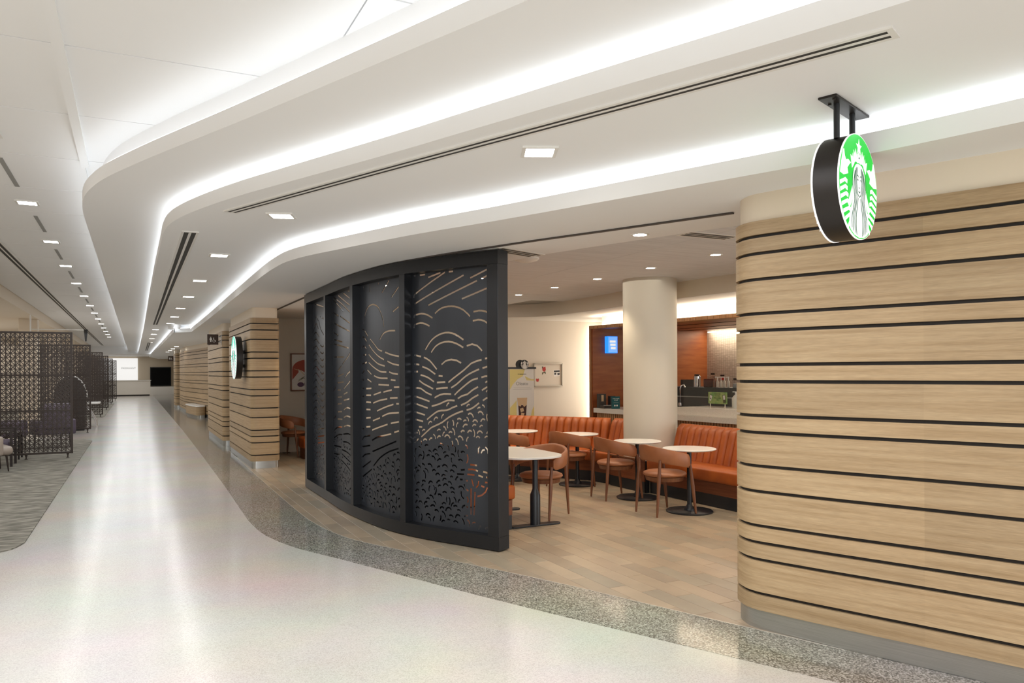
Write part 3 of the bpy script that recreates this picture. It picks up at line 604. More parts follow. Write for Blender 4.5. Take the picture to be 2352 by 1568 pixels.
    poly([(0.01, z0), (W-.01, z0), (W-.01, z1), (.01, z1)])
    for s, w_ in strokes: poly(stroke(s, w_))
    o = bpy.data.objects.new('plate', cu); C.objects.link(o); dg = bpy.context.evaluated_depsgraph_get(); dg.update()
    me = bpy.data.meshes.new_from_object(o.evaluated_get(dg)); bpy.data.objects.remove(o)
    bm = bmesh.new(); bm.from_mesh(me)
    bmesh.ops.remove_doubles(bm, verts=bm.verts, dist=1e-5)
    x = .08
    while x < W:
        bmesh.ops.bisect_plane(bm, geom=bm.verts[:]+bm.edges[:]+bm.faces[:], plane_co=(x, 0, 0), plane_no=(1, 0, 0)); x += .08
    for v in bm.verts:
        p = at_arc(b0+v.co.x, v.co.z); v.co = (p[0], p[1], v.co.y)
    bmesh.ops.recalc_face_normals(bm, faces=bm.faces); bm.to_mesh(me); bm.free()
    me.materials.clear(); return link('cut_panel', me, M['black'], sc)
for b in range(4): plate(b)
# ------------------------------------------------------------------ lattice screens of the waiting bays
LW, LH0, LH1 = 1.22, .10, 2.46
def lattice():
    mb = MB(); nx, ny = 15, 30; x0, x1, z0, z1 = -LW+.045, -.045, LH0+.045, LH1-.03; cw, ch = (x1-x0)/nx, (z1-z0)/ny; t = .0095
    for i in range(1, nx): mb.box(x0+i*cw-t, x0+i*cw+t, -.006, .006, z0, z1)
    for j in range(1, ny): mb.box(x0, x1, -.0055, .0055, z0+j*ch-t*.8, z0+j*ch+t*.8)
    for i in range(nx):
        for j in range(ny):
            a, b_, c, d = x0+i*cw, x0+(i+1)*cw, z0+j*ch, z0+(j+1)*ch
            mb.bar((a, 0, d), (b_, 0, c), .0135, .011, (0, 1, 0))
            if (i+j) % 2: mb.bar((a, 0, c), (b_, 0, d), .0135, .0105, (0, 1, 0))
    return mb.mesh('lattice')
lat_me = lattice(); lat_me.materials.append(M['bronze'])
post_me = box(-.022, .022, -.02, .02, LH0, LH1).mesh('side_post'); rail_me = box(-LW, 0, -.019, .019, -.019, .019).mesh('cross_rail'); foot_me = MB().lathe([(.03, 0), (.03, .01), (.012, .014), (.012, .06), (.022, .065), (.022, LH0)], 14).mesh('foot')
for m_ in (post_me, rail_me, foot_me): m_.materials.append(M['bronze'])
LS = [(-1.03, 17.2), (-1.02, 24.45), (-.97, 32.8), (-.94, 39.3), (-.90, 46.4), (-.82, 52.8)]
for i, (x, y) in enumerate(LS):
    t = thing('lattice_screen', f'dark brown lattice screen on feet, {ORD[i]} of the row left of the corridor', 'screen', (x, y, 0), 0, 'lattice screens of the waiting bays')
    link('lattice', lat_me, None, t, kind='stuff')
    for px in (-.022, -LW+.022): link('side_post', post_me, None, t, (px, 0, 0))
    for z in (LH0+.02, .94, 1.63, LH1-.015): link('cross_rail', rail_me, None, t, (0, 0, z))
    for px in (-.09, -.78): link('foot', foot_me, None, t, (px, 0, .012 if (y < 22 or 32 < y < 48) else 0))
# ------------------------------------------------------------------ furniture of the cafe
def chair_parts():
    P_ = {}
    # back band: U in plan, opening to +x
    path = []
    for k in range(33):
        a = math.radians(-118+236*k/32); path.append((-.27*math.cos(a)*1.0+.02, .305*math.sin(a)))
    mb = MB(); n = 10; v = []; f = []
    for k, (x, y) in enumerate(path):
        t = abs(k-16)/16; zc = .71-.095*t**1.5; h = .096-.020*t; th = .026-.004*t
        a = path[max(0, k-1)]; b = path[min(32, k+1)]; d = Vector((b[0]-a[0], b[1]-a[1])).normalized(); nn = Vector((-d.y, d.x)); lean = -.02*(1-t)
        e = 1 if 0 < k < 32 else .6
        for j in range(n):
            ang = 2*math.pi*j/n; cx_, cz_ = math.cos(ang), math.sin(ang)
            px = math.copysign(abs(cx_)**.6, cx_)*th*e; pz = math.copysign(abs(cz_)**.55, cz_)*h*e
            v.append((x+nn.x*(px)+(lean*pz/h if x < 0 else 0), y+nn.y*px, zc+pz))
    for k in range(32):
        for j in range(n): f.append((k*n+j, k*n+(j+1) % n, (k+1)*n+(j+1) % n, (k+1)*n+j))
    f += [tuple(range(n)), tuple(range(32*n, 33*n))]
    mb.add(v, f); P_['back_band'] = (mb.mesh('back_band', 60), 'tan')
    prof = [(.0, .432), (.19, .432), (.228, .440), (.24, .458), (.232, .476), (.20, .490), (.12, .499), (.0, .502)]
    P_['seat'] = (MB().lathe([(max(r, .001), z) for r, z in prof], 36, sx=1.03, sy=1.06).mesh('seat', 60), 'tan')
    P_['seat_ring'] = (MB().lathe([(.185, .385), (.205, .385), (.215, .432), (.185, .432)], 32, sx=1.03, sy=1.06, ring=True).mesh('seat_ring', 40), 'walnut')
    def leg(x, y, tx, ty, tz): return MB().tube([(x, y, 0), (x+(tx-x)*.1, y+(ty-y)*.1, tz*.1), (x+(tx-x)*.6, y+(ty-y)*.6, tz*.6), (tx, ty, tz)], [.0105, .014, .0225, .015], 12).mesh('leg', 50)
    P_['legs'] = [leg(-.255, .21, -.205, .20, .64), leg(-.255, -.21, -.205, -.20, .64), leg(.235, .275, .165, .262, .585), leg(.235, -.275, .165, -.262, .585)]
    return P_
CP = chair_parts()
for k_ in ('back_band', 'seat', 'seat_ring'): CP[k_][0].materials.append(M[CP[k_][1]])
for m_ in CP['legs']: m_.materials.append(M['walnut'])
def chair(x, y, deg, label, group='tan leather chairs of the cafe'):
    t = thing('cafe_chair', label, 'chair', (x, y, .001), math.radians(deg), group)
    for k_ in ('back_band', 'seat', 'seat_ring'): link(k_, CP[k_][0], None, t)
    for m_ in CP['legs']: link('leg', m_, None, t)
    return t
chair(5.535, 7.13, -2, 'tan leather chair at the round table nearest the oak wall')
chair(5.64, 8.28, -6, 'tan leather chair tucked under the middle round table in front of the column')
chair(5.62, 9.42, 12, 'tan leather chair at the round table before the long banquette')
chair(4.20, 7.68, 206, 'tan leather chair at the long white table, seen from its armrest side')
chair(4.99, 10.08, 8, 'tan leather chair half hidden by the black screen at the farthest round table')
chair(2.88, 15.5, -38, 'reddish tan chair seen between oak pillar and black screen, under the picture')
def round_table(x, y, label):
    t = thing('round_table', label, 'table', (x, y, .001), 0, 'small round tables along the banquettes')
    MB().lathe([(.001, .722), (.29, .722), (.305, .728), (.31, .736), (.306, .742), (.001, .743)], 48).put('table_top', M['top'], t, smooth=50)
    MB().lathe([(.027, .05), (.027, .71), (.12, .712), (.12, .722)], 24).put('stem', M['pblack'], t, smooth=40)
    MB().lathe([(.268, 0), (.272, .012), (.262, .020), (.001, .021)], 48).put('base_disc', M['pblack'], t, smooth=50)
    MB().lathe([(.062, .02), (.058, .04), (.04, .058), (.03, .085), (.001, .09)], 24).put('base_hub', M['pblack'], t, smooth=50)
round_table(5.84, 7.06, 'white round cafe table at the right banquette, nearest the oak wall')
round_table(5.88, 8.14, 'white round cafe table in front of the round column')
round_table(5.80, 9.50, 'white round cafe table at the right end of the long banquette')
round_table(5.30, 10.42, 'white round cafe table at the left end of the long banquette')
t = thing('long_table', 'white long cafe table with two black pedestals beside the black screen', 'table', (3.86, 7.70, .001))
MB().prism(rrect(-.37, .37, -.66, .6, .30, 10), .722, .744).put('table_top', M['top'], t, bevel=.004, seg=1, smooth=40)
for y in (-.51, .45):
    q = MB().lathe([(.055, .015), (.055, .33), (.05, .345), (.033, .385), (.03, .40), (.03, .71), (.10, .712), (.10, .722)], 24, c=(0, y, 0)).put('pedestal', M['pblack'], t, smooth=40)
    MB().prism(rrect(-.30, .30, y-.055, y+.055, .05, 5), 0, .016).put('foot_plate', M['pblack'], t, bevel=.002, seg=1)
def ottoman(x, y, w_, d, label):
    t = thing('ottoman', label, 'ottoman', (x, y, .001)); box(-w_/2, w_/2, -d/2, d/2, .19, .41).put('cushion', M['leather'], t, bevel=.05, seg=4, smooth=60)
    box(-w_/2+.04, w_/2-.04, -d/2+.04, d/2-.04, 0, .19).put('wood_plinth', M['basewood'], t)
ottoman(3.22, 14.95, .62, .62, 'dark orange ottoman beside the chair under the picture')
# banquettes
def channel_mesh(w_, h):
    nx, nz = 8, 8; v = []; f = []
    for j in range(nz+1):
        z = h*j/nz; top = max(0, (z-(h-.05))/.05)
        for i in range(nx+1):
            u = -1+2*i/nx; bulge = .035*(1-abs(u)**2.6)-.045*top**2; v.append((u*w_/2*.985, -bulge+.13*z/h*1.0, z if j < nz else h-.004*abs(u)))
    n0 = len(v)
    for j in range(nz+1):
        z = h*j/nz
        for i in (0, nx): v.append(((-1 if i == 0 else 1)*w_/2*.985, .19, z))
    for j in range(nz):
        for i in range(nx): a = j*(nx+1)+i; f.append((a, a+1, a+nx+2, a+nx+1))
        f.append((j*(nx+1), (j+1)*(nx+1), n0+2*(j+1), n0+2*j)); f.append((j*(nx+1)+nx, n0+2*j+1, n0+2*j+3, (j+1)*(nx+1)+nx))
        f.append((n0+2*j, n0+2*j+2, n0+2*j+3, n0+2*j+1))
    f.append(tuple(nz*(nx+1)+i for i in range(nx+1))+(n0+2*nz+1, n0+2*nz))
    f.append(tuple(reversed([i for i in range(nx+1)]))+(n0, n0+1))
    m_ = MB().add(v, f).mesh('back_channel', 50); m_.materials.append(M['leather']); return m_
def banquette_piece(t, A, B, n, depth=.56):
    """A->B is the back line; the seat is on the right hand of A->B"""
    A, B = Vector(A), Vector(B); d = (B-A).normalized(); L = (B-A).length; nr = Vector((d.y, -d.x)); ang = math.atan2(d.y, d.x); w_ = L/n
    m_ = channel_mesh(w_, .475)
    for k in range(n):
        p = A+d*(w_*(k+.5))+nr*.19
        link('back_channel', m_, None, t, (p.x, p.y, .445), (0, 0, ang))
    def quad(o0, o1, e=0.): return [tuple(A-d*e+nr*o0), tuple(B+d*e+nr*o0), tuple(B+d*e+nr*o1), tuple(A-d*e+nr*o1)]
    MB().prism(quad(.0, depth+.06), .305, .455).put('seat_cushion', M['leather'], t, bevel=.028, seg=3, smooth=60)
    MB().prism(quad(.0, depth, -.0), .15, .305).put('wood_band', M['basewood'], t)
    MB().prism(quad(.0, depth-.004, -.004), 0, .15).put('plinth', M['pblack'], t)
b2 = thing('banquette', 'short orange channel-back banquette between round column and oak wall', 'banquette', (0, 0, .001), 0)
banquette_piece(b2, (6.82, 8.40), (6.86, 6.64), 14)
b1 = thing('banquette', 'long angled orange channel-back banquette left of the round column', 'banquette', (0, 0, .001), 0)
banquette_piece(b1, (5.62, 11.52), (6.68, 9.93), 15, .50)
banquette_piece(b1, (6.72, 9.86), (6.78, 9.24), 5, .54)
b3 = thing('banquette', 'orange banquette with its black back set along the rear of the cut metal screen', 'banquette', (0, 0, .001), 0)
Q = [at_arc(4.42, .14), at_arc(3.5, .14), at_arc(2.3, .14), at_arc(.3, .14)]
for (qa, qb), n_ in zip(zip(Q, Q[1:]), (7, 9, 15)):
    banquette_piece(b3, qa, qb, n_, .67); MB().sweep([qa, qb], 0, .02, 0, .905).put('back_panel', M['pblack'], b3)
lg = thing('banquette_ledge', 'low wooden ledge joining both orange banquettes in front of the column', 'ledge', (0, 0, .001))
box(6.19, 6.206, 8.41, 9.23, .15, .43).put('wood_panel', M['basewood'], lg); box(6.192, 6.206, 8.41, 9.23, 0, .15).put('plinth', M['pblack'], lg); box(6.206, 6.262, 8.392, 8.41, 0, .43).put('end_panel', M['pblack'], lg); box(6.175, 6.206, 8.41, 9.23, .43, .45).put('ledge_top', M['walnut'], lg)
co = MB().lathe([(.378, 0), (.378, ZG)], 64, c=(6.585, 8.80, 0)).put('round_column', M['cream_col'], smooth=40); co['kind'] = 'structure'
# ------------------------------------------------------------------ counter portal
PD = Vector((.092, -1)).normalized(); PN = Vector((-PD.y, PD.x))*1  # PN points into the bar (+x)
if PN.x < 0: PN = -PN
P0 = Vector((7.77, 12.24))
def pq(a, b, o0, o1): return [tuple(P0+PD*a+PN*o0), tuple(P0+PD*b+PN*o0), tuple(P0+PD*b+PN*o1), tuple(P0+PD*a+PN*o1)]
por = MB().prism(pq(-.02, 7.5, 0, .28), 2.445, 2.505).put('counter_header', M['flute']); por['kind'] = 'structure'
MB().prism(pq(-.02, 7.5, .30, .33), 2.45, ZS).put('cove_back', M['white_in'], por)
MB().prism(pq(-.035, -.0, 0, .9), 0, 2.505).put('jamb', M['flute'], por)
for k in range(0, 60):  # ribs of the header
    MB().prism(pq(k*.125, k*.125+.11, -.008, 0), 2.447, 2.503).put('rib', M['flute'], por)
wn_ = box(7.8, 10.6, 12.2, 12.26, 0, 2.5).put('wall_bar_left', M['cherry']); wn_['kind'] = 'structure'
wt_ = box(10.57, 10.7, 4.5, 12.2, 0, 2.6).put('wall_bar_back', M['mosaic']); wt_['kind'] = 'structure'
cw_ = MB().prism(pq(-.0, 7.5, .28, 2.55), 2.45, 2.50).put('ceiling_bar', M['cherry']); cw_['kind'] = 'structure'
for o in (.75, 1.5, 2.1): MB().prism(pq(0, 7.4, o, o+.02), 2.444, 2.45).put('ceiling_joint', M['groove'], cw_)
# left counter, right counter, fluted front
cl = thing('pickup_counter', 'white stone pickup counter left of the round column', 'counter'); 
MB().prism(pq(.13, 2.3, -.03, .72), .875, .962).put('worktop', M['top'], cl)
for k in range(3, 38): MB().prism(pq(k*.06, k*.06+.042, .02, .05), 0, .875).put('flute', M['flute'], cl)
MB().prism(pq(.13, 2.3, .05, .6), 0, .875).put('cabinet_body', M['basewood'], cl)
cr2 = thing('bar_counter', 'stone bar counter right of the column behind the short banquette', 'counter')
MB().prism(pq(2.31, 6.5, 0, .70), .94, 1.058).put('worktop', M['counter'], cr2)
MB().prism(pq(2.31, 6.5, -.10, .60), .85, .938).put('tray_ledge', M['counter'], cr2)
for k in range(70): MB().prism(pq(2.31+k*.06, 2.31+k*.06+.042, .02, .05), 0, .85).put('flute', M['flute'], cr2)
MB().prism(pq(2.31, 6.5, .05, .6), 0, .85).put('cabinet_body', M['basewood'], cr2)
# glass guard
gg = thing('glass_guard', 'clear glass guard standing on the bar counter', 'glass guard')
for a, b in ((2.35, 2.93), (2.94, 4.2), (4.21, 5.4)): MB().prism(pq(a, b, .10, .106), 1.059, 1.50).put('glass_pane', M['glass'], gg)
# light of coves in the cafe, with one added fill
MB().prism(pq(.1, 7.2, .21, .24), 2.506, 2.513).put('cafe_led_strip', M['ledwarm'], por)
box(10.50, 10.53, 5, 12.1, 2.42, 2.435).put('bar_led_strip', M['ledwarm'], wt_)
box(8.85, 8.88, 13.78, 13.82, .1, 2.6).put('wall_led_strip', M['ledwarm'], por)
area('cafe_fill', (5.2, 8.6, 2.90), 2.6, 8, 26, (1, .93, .82))  # soft fill under the grey ceiling, added without a fixture
area('cafe_cove', (8.12, 9.0, 2.515), .22, 7.0, 26, (1, .90, .74), (math.pi, 0, 0))
area('bar_cove', (10.42, 8.6, 2.42), .12, 6.8, 30, (1, .88, .70), (0, 0, 0))
area('jamb_light', (9.0, 13.2, 1.6), 1.2, 1.8, 8, (1, .9, .75), (math.radians(90), 0, math.radians(35)))
# recessed spots
can_me = MB().lathe([(.075, -.006), (.078, 0), (.055, 0), (.055, -.004)], 24, ring=True).mesh('trim_ring', 40); can_me.materials.append(M['frame'])
lens_me = MB().lathe([(.001, -.0045), (.056, -.0045), (.056, -.001), (.001, -.001)], 24).mesh('lens'); lens_me.materials.append(M['lenswarm'])
def downlight(x, y, z, label, group, pw=SPOT, col=(1, .83, .62)):
    t = thing('recessed_spot', label, 'ceiling light', (x, y, z), 0, group); link('trim_ring', can_me, None, t); link('lens', lens_me, None, t)
    spot('spot_light', (x, y, z-.02), pw, col)
for i, y in enumerate([6.58, 7.77, 8.99, 10.19, 11.41]): downlight(5.83, y, ZG, f'{ORD[i]} warm spot in the grey cafe ceiling', 'spots of the grey cafe ceiling')
downlight(3.78, 5.18, ZA, 'round spot in the white ceiling just inside the door track', 'spots in the white ceiling')
downlight(3.10, 7.3, ZA, 'round spot in the white ceiling close to the air grille and the black screen', 'spots in the white ceiling', 40)
downlight(2.95, 9.6, ZA, 'added round spot in the white ceiling hidden behind the black screen', 'spots in the white ceiling', 45)  # unseen extra spot, added for the light behind the screen
downlight(2.95, 13.4, ZA, 'round spot before the framed picture near the oak pillar', 'spots in the white ceiling', 30)
for y, w_ in ((5.4, 'nearer the banquette'), (4.0, 'nearer the corridor')): downlight(5.3, y, ZG, f'unseen added warm spot of the cafe ceiling behind the oak wall, {w_}', 'spots behind the oak wall', 45)  # unseen extra spots, presumed here and added to light the cafe
for x, y, w_ in ((4.3, 9.6, 'nearer'), (4.3, 11.6, 'farther')): downlight(x, y, ZG, f'unseen added warm spot of the grey ceiling behind the black screen, {w_} of two', 'spots behind the black screen', 50)  # hidden extra row, presumed here and added for warm cafe light
# two air grilles and a dome
def grille(px, label, z):
    t = thing('air_grille', label, 'air grille', (px[0], px[1], z), px[2])
    box(-.30, .30, -.11, .11, -.004, 0).put('grille_frame', M['frame'], t)
    for k in range(3): box(-.27, .27, -.075+k*.06, -.045+k*.06, -.006, -.003).put('slot', M['slot'], t)
grille((*P(1186, 579, ZA), math.radians(22)), 'small three-slot air grille right at the top of the black screen', ZA)
grille((*P(1626, 541, ZG), math.radians(0)), 'small three-slot air grille in the grey ceiling near the oak wall', ZG)
dm = thing('ceiling_dome', 'white round ceiling dome near the black screen top', 'ceiling dome', (*P(1208, 592, ZG), ZG))
MB().lathe([(.15, 0), (.15, -.015), (.13, -.03), (.06, -.05), (.001, -.055)], 32).put('cover', M['frame'], dm, smooth=40)
# ------------------------------------------------------------------ hanging round sign and its twin on the pillar
def flat(polys, z, th=.0012):
    mb = MB()
    for p in polys: mb.prism(p, z, z+th)
    return mb
def mirror(p): return [(-x, y) for x, y in p][::-1]
def line_poly(pts, w_):
    pts = catmull(pts, .05) if len(pts) > 2 else pts
    n = len(pts); L = []; R = []
    for i, q in enumerate(pts):
        a = pts[max(0, i-1)]; b = pts[min(n-1, i+1)]; dx, dy = b[0]-a[0], b[1]-a[1]; l = math.hypot(dx, dy) or 1; h = w_/2*(1 if 0 < i < n-1 else .6)
        L.append((q[0]-dy/l*h, q[1]+dx/l*h)); R.append((q[0]+dy/l*h, q[1]-dx/l*h))
    return L+R[::-1]
def emblem():
    """white figure with crown, long hair and two tails, drawn on the unit disc"""
    W_ = []; K = []
    star = []
    for k in range(10):
        a = math.pi/2+k*math.pi/5; r = .15 if k % 2 == 0 else .06; star.append((r*math.cos(a), .755+r*1.05*math.sin(a)))
    W_.append(star)
    W_.append([(-.075, .45), (-.10, .64), (-.04, .60), (0, .72), (.04, .60), (.10, .64), (.075, .45)])
    for s_ in (1, -1):
        for p in ([(.06, .44), (.17, .70), (.215, .585), (.27, .66), (.25, .42), (.16, .46)], [(.24, .41), (.315, .59), (.34, .505), (.43, .54), (.36, .30), (.29, .36)]):
            W_.append(p if s_ == 1 else mirror(p))
        fin = [(.56, .16), (.60, .26), (.50, .34), (.42, .385), (.56, .43), (.66, .40), (.72, .46), (.755, .58), (.80, .57), (.86, .42), (.93, .22), (.955, .12), (.78, .10)]
        W_.append(fin if s_ == 1 else mirror(fin))
        for k in range(8):
            v = .03-.125*k; xo = math.sqrt(max(.0, .965**2-min(.95, abs(v-.06))**2)); xi = .60-.012*k*k if k < 5 else .36+.02*(7-k)
            p = [(xi, v+.005), (xi+.1, v+.035), (xo, v-.06), (xo-.012, v-.135), (xi+.12, v-.04), (xi+.01, v-.068)]
            if xo > xi+.12: W_.append(p if s_ == 1 else mirror(p))
        arm = [(.34, -.02), (.43, -.16), (.52, -.30), (.60, -.36), (.50, -.47), (.40, -.36), (.33, -.24)]
        W_.append(arm if s_ == 1 else mirror(arm))
    hair = catmull([(0, .43), (.16, .40), (.28, .25), (.32, .02), (.31, -.18), (.37, -.36), (.47, -.52), (.50, -.66), (.52, -.80)], .05)
    bot = [(.40, -.88), (.25, -.94), (0, -.972)]
    W_.append([p for p in hair+bot]+[(-x, y) for x, y in (hair+bot)[::-1][1:-1]])
    for s_ in (1, -1):
        g = [[(.13, .36), (.185, .12), (.165, -.06), (.13, -.22), (.19, -.42), (.245, -.60), (.22, -.90)],
             [(.175, .33), (.235, .10), (.215, -.10), (.19, -.26), (.25, -.44), (.32, -.62), (.30, -.87)],
             [(.215, .28), (.28, .06), (.265, -.14), (.25, -.28), (.32, -.46), (.395, -.64), (.385, -.82)],
             [(.09, .36), (.135, .14), (.125, -.02), (.075, -.155), (0, -.20)],
             [(.06, -.22), (.10, -.36), (.16, -.55), (.17, -.75), (.14, -.93)]]
        for l_ in g: K.append(line_poly([(x*s_, y) for x, y in l_], .022))
        K.append(line_poly([(.035*s_, .175), (.075*s_, .215), (.115*s_, .19)], .016)); K.append(line_poly([(.04*s_, .115), (.075*s_, .14), (.11*s_, .115), (.075*s_, .105)], .014))
        K.append(line_poly([(.31*s_, .27), (.355*s_, .10), (.335*s_, -.10)], .012))
    K.append(line_poly([(-.03, -.012), (0, -.028), (.03, -.012)], .014)); K.append(line_poly([(-.045, -.085), (0, -.115), (.045, -.085)], .022))
    K.append([(-.03, .535), (.03, .535), (0, .575)])
    return W_, K
EW, EK = emblem()
def round_sign(r, thick, mats_, t, sides=(1, -1)):
    """drum in the local xz plane; faces look along -y and +y"""
    def place(mb, side, name, m, par):
        v = []
        for x, y, z in mb.v: v.append((x*r*(1 if side == 1 else -1), -side*(thick/2+z), y*r))
        q = MB(); q.v = v; q.f = mb.f; return q.put(name, m, par)
    dr = MB().lathe([(r*.985, -thick/2+.006), (r*.985, thick/2-.006)], 72)
    q = MB(); q.v = [(x, z, y) for x, y, z in dr.v]; q.f = dr.f; q.put('drum', M['drum'], t, smooth=40)
    for side in sides:
        disc = MB().lathe([(1.0, -.008), (1.0, 0)], 72); face = place(disc, side, 'lit_edge', M['signwhite'], t)
        d2 = MB().lathe([(.985, 0), (.985, .0008)], 72); place(d2, side, 'green_face', mats_, t)
        place(flat(EW, .001), side, 'white_emblem', M['signwhite'], t); place(flat(EK, .0026, .0008), side, 'emblem_lines', M['signdark'], t)
hs = thing('hanging_sign', 'round lit green and white sign hanging from the ceiling before the oak wall', 'sign', (3.235, 2.695, 2.563), math.atan2(.14, .39))
round_sign(.262, .135, M['signgreen'], hs)
box(-.225, .225, -.045, .045, ZB-2.563-.012, ZB-2.563).put('ceiling_plate', M['drum'], hs, bevel=.002, seg=1)
for x in (-.105, .105): MB().tube([(x, 0, .235), (x, 0, ZB-2.563-.01)], .0145, 14).put('hanging_rod', M['pblack'], hs, smooth=40)
for x, y in ((-.19, -.02), (.19, .02), (-.12, .028)): MB().lathe([(.008, -.005), (.008, 0)], 10, c=(x, y, ZB-2.563-.012)).put('screw', M['ebony'], hs)
ps = thing('pillar_sign', 'round lit sign seen edge-on, fixed to the nearest oak pillar', 'sign', (1.70, 14.45, 1.925), -math.pi/2)
round_sign(.385, .12, M['signgreen2'], ps, (1,))
MB().tube([(0, .05, .1), (0, .135, .1)], .03, 12).put('wall_bracket', M['drum'], ps); MB().tube([(0, .05, -.15), (0, .135, -.15)], .03, 12).put('wall_bracket', M['drum'], ps)
# ------------------------------------------------------------------ restroom signs
def restroom(x, y, z, s, label):
    t = thing('restroom_sign', label, 'sign', (x, y, z)); box(-s/2, s/2, -.012, .012, -s/2, s/2).put('sign_panel', M['plate'], t, bevel=.002, seg=1)
    w_ = MB()
    def disc(cx, cz, r): w_.add(*(lambda n: ([(cx+r*math.cos(2*math.pi*k/n), -.014, cz+r*math.sin(2*math.pi*k/n)) for k in range(n)], [tuple(range(n))]))(12))
    def poly(p): w_.add([(a, -.014, b) for a, b in p], [tuple(range(len(p)))])
    k = s/.24
    disc(-.045*k, .05*k, .012*k); poly([(-.065*k, .034*k), (-.025*k, .034*k), (-.02*k, -.012*k), (-.033*k, -.012*k), (-.033*k, -.055*k), (-.057*k, -.055*k), (-.057*k, -.012*k), (-.07*k, -.012*k)])
    disc(.02*k, .034*k, .010*k); poly([(.013*k, .024*k), (.027*k, .024*k), (.028*k, -.008*k), (.052*k, -.008*k), (.068*k, -.04*k), (.06*k, -.046*k), (.046*k, -.02*k), (.014*k, -.02*k)])
    for a in range(0, 300, 20):
        a0, a1 = math.radians(150+a), math.radians(150+a+20); cx, cz = .024*k, -.03*k; ri, ro = .026*k, .034*k
        if a > 190: break
        poly([(cx+ri*math.cos(a0), cz+ri*math.sin(a0)), (cx+ro*math.cos(a0), cz+ro*math.sin(a0)), (cx+ro*math.cos(a1), cz+ro*math.sin(a1)), (cx+ri*math.cos(a1), cz+ri*math.sin(a1))])
    me = w_.mesh('pictogram', fix=False); link('pictogram', me, M['paper'], t)
    box(s/2, s/2+.06, -.008, .008, s*.2, s*.3).put('arm', M['steel'], t); box(s/2, s/2+.06, -.008, .008, -s*.3, -s*.2).put('arm', M['steel'], t)
    box(s/2+.055, s/2+.065, -.02, .02, -s*.45, s*.45).put('arm_plate', M['steel'], t)
restroom(1.65, 18.45, 2.41, .235, 'brown restroom sign with white pictograms projecting from the second oak pillar')
restroom(1.675, 39.7, 2.35, .24, 'small far brown restroom sign beside the slim oak pillar')
# ------------------------------------------------------------------ poster stand, board, picture
po = thing('poster_stand', 'tall yellow and white poster of iced coffee on a black-topped stand behind the banquette', 'poster', (6.78, 13.15, 0))
box(-.27, .265, -.006, .006, .12, 1.70).put('poster_sheet', M['paper'], po)
box(-.32, .31, -.015, .015, 1.70, 1.735).put('top_bar', M['pblack'], po)
for x in (-.26, .255): box(x-.01, x+.01, .008, .022, 0, 1.7).put('upright', M['pblack'], po)
box(-.3, .3, -.15, .15, 0, .02).put('foot_plate', M['pblack'], po)
def fp(parent, name, m, polys, y=-.0075):
    mb = MB()
    for p in polys: mb.add([(a, y, b) for a, b in p], [tuple(range(len(p)))])
    me = mb.mesh(name, fix=False); return link(name, me, m, parent)
fp(po, 'yellow_print', M['yellow'], [[(-.265, 1.69), (.06, 1.69), (.02, 1.56), (-.1, 1.5), (-.2, 1.4), (-.265, 1.30)], [(.06, 1.56), (.2, 1.50), (.265, 1.50), (.265, 1.47), (.1, 1.48)], [(-.265, .95), (-.16, 1.05), (-.12, 1.1), (-.12, .6), (-.02, .55), (-.265, .5)], [(.265, .98), (.22, .9), (.18, .75), (.05, .72), (.1, .55), (.265, .55)]])
text('poster_heading', 'Oleato', .095, M['greycol'], (0, -.008, 1.385), 0, po); text('poster_line', 'STARBUCKS', .034, M['ink'], (0, -.008, 1.585), 0, po)
fp(po, 'poster_rule', M['greycol'], [[(-.18, 1.335), (.18, 1.335), (.18, 1.331), (-.18, 1.331)], [(-.2, 1.31), (.21, 1.31), (.21, 1.306), (-.2, 1.306)]], -.008)
fp(po, 'coffee_glass', M['cola'], [[(-.085, 1.0), (.10, 1.0), (.078, .71), (.06, .69), (-.055, .69), (-.068, .71)]], -.009)
fp(po, 'coffee_foam', M['foam'], [[(-.112, 1.155), (.112, 1.155), (.10, 1.0), (.04, .96), (.0, 1.02), (-.04, .97), (-.09, 1.0)]], -.0095)
fp(po, 'glass_rim', M['paper'], [[(-.115, 1.175), (.115, 1.175), (.112, 1.14), (-.112, 1.14)], [(-.055, .69), (.06, .69), (.055, .665), (-.05, .665)]], -.010)
fp(po, 'ice_cubes', M['foam'], [[(-.05, .93), (.02, .95), (.04, .88), (-.03, .86)], [(-.02, .85), (.05, .84), (.03, .79), (-.03, .80)]], -.0103)
# round black topper with a white figure
tp = MB().lathe([(.09, -.012), (.09, .012)], 32); q = MB(); q.v = [(x+.045, z-.02, y+1.785) for x, y, z in tp.v]; q.f = tp.f; q.put('topper_disc', M['ink'], po, smooth=40)
tp = MB().lathe([(.09, -.01), (.09, .01)], 32); q = MB(); q.v = [(x-.035, z+.01, y+1.785) for x, y, z in tp.v]; q.f = tp.f; q.put('rear_disc', M['ink'], po, smooth=40)
q = MB()
for p in EW:
    f_ = MB().prism([(a*.088, b*.088) for a, b in p], 0, .001); q.add([(x+.045, -.0335-z, y+1.785) for x, y, z in f_.v], f_.f)
q.put('topper_figure', M['paper'], po)
bo = thing('notice_board', 'shallow framed cream notice board with small red stickers on the cafe wall', 'notice board', (7.765, 13.87, 1.577))
box(-.32, .32, 0, .025, -.22, .22).put('board_back', M['cream_in'], bo)
for a in ((-.335, .335, -.03, .03, .22, .24), (-.335, .335, -.03, .03, -.24, -.22), (-.34, -.32, -.03, .03, -.24, .24), (.32, .34, -.03, .03, -.24, .24)): box(*a).put('frame_side', M['alum'], bo)
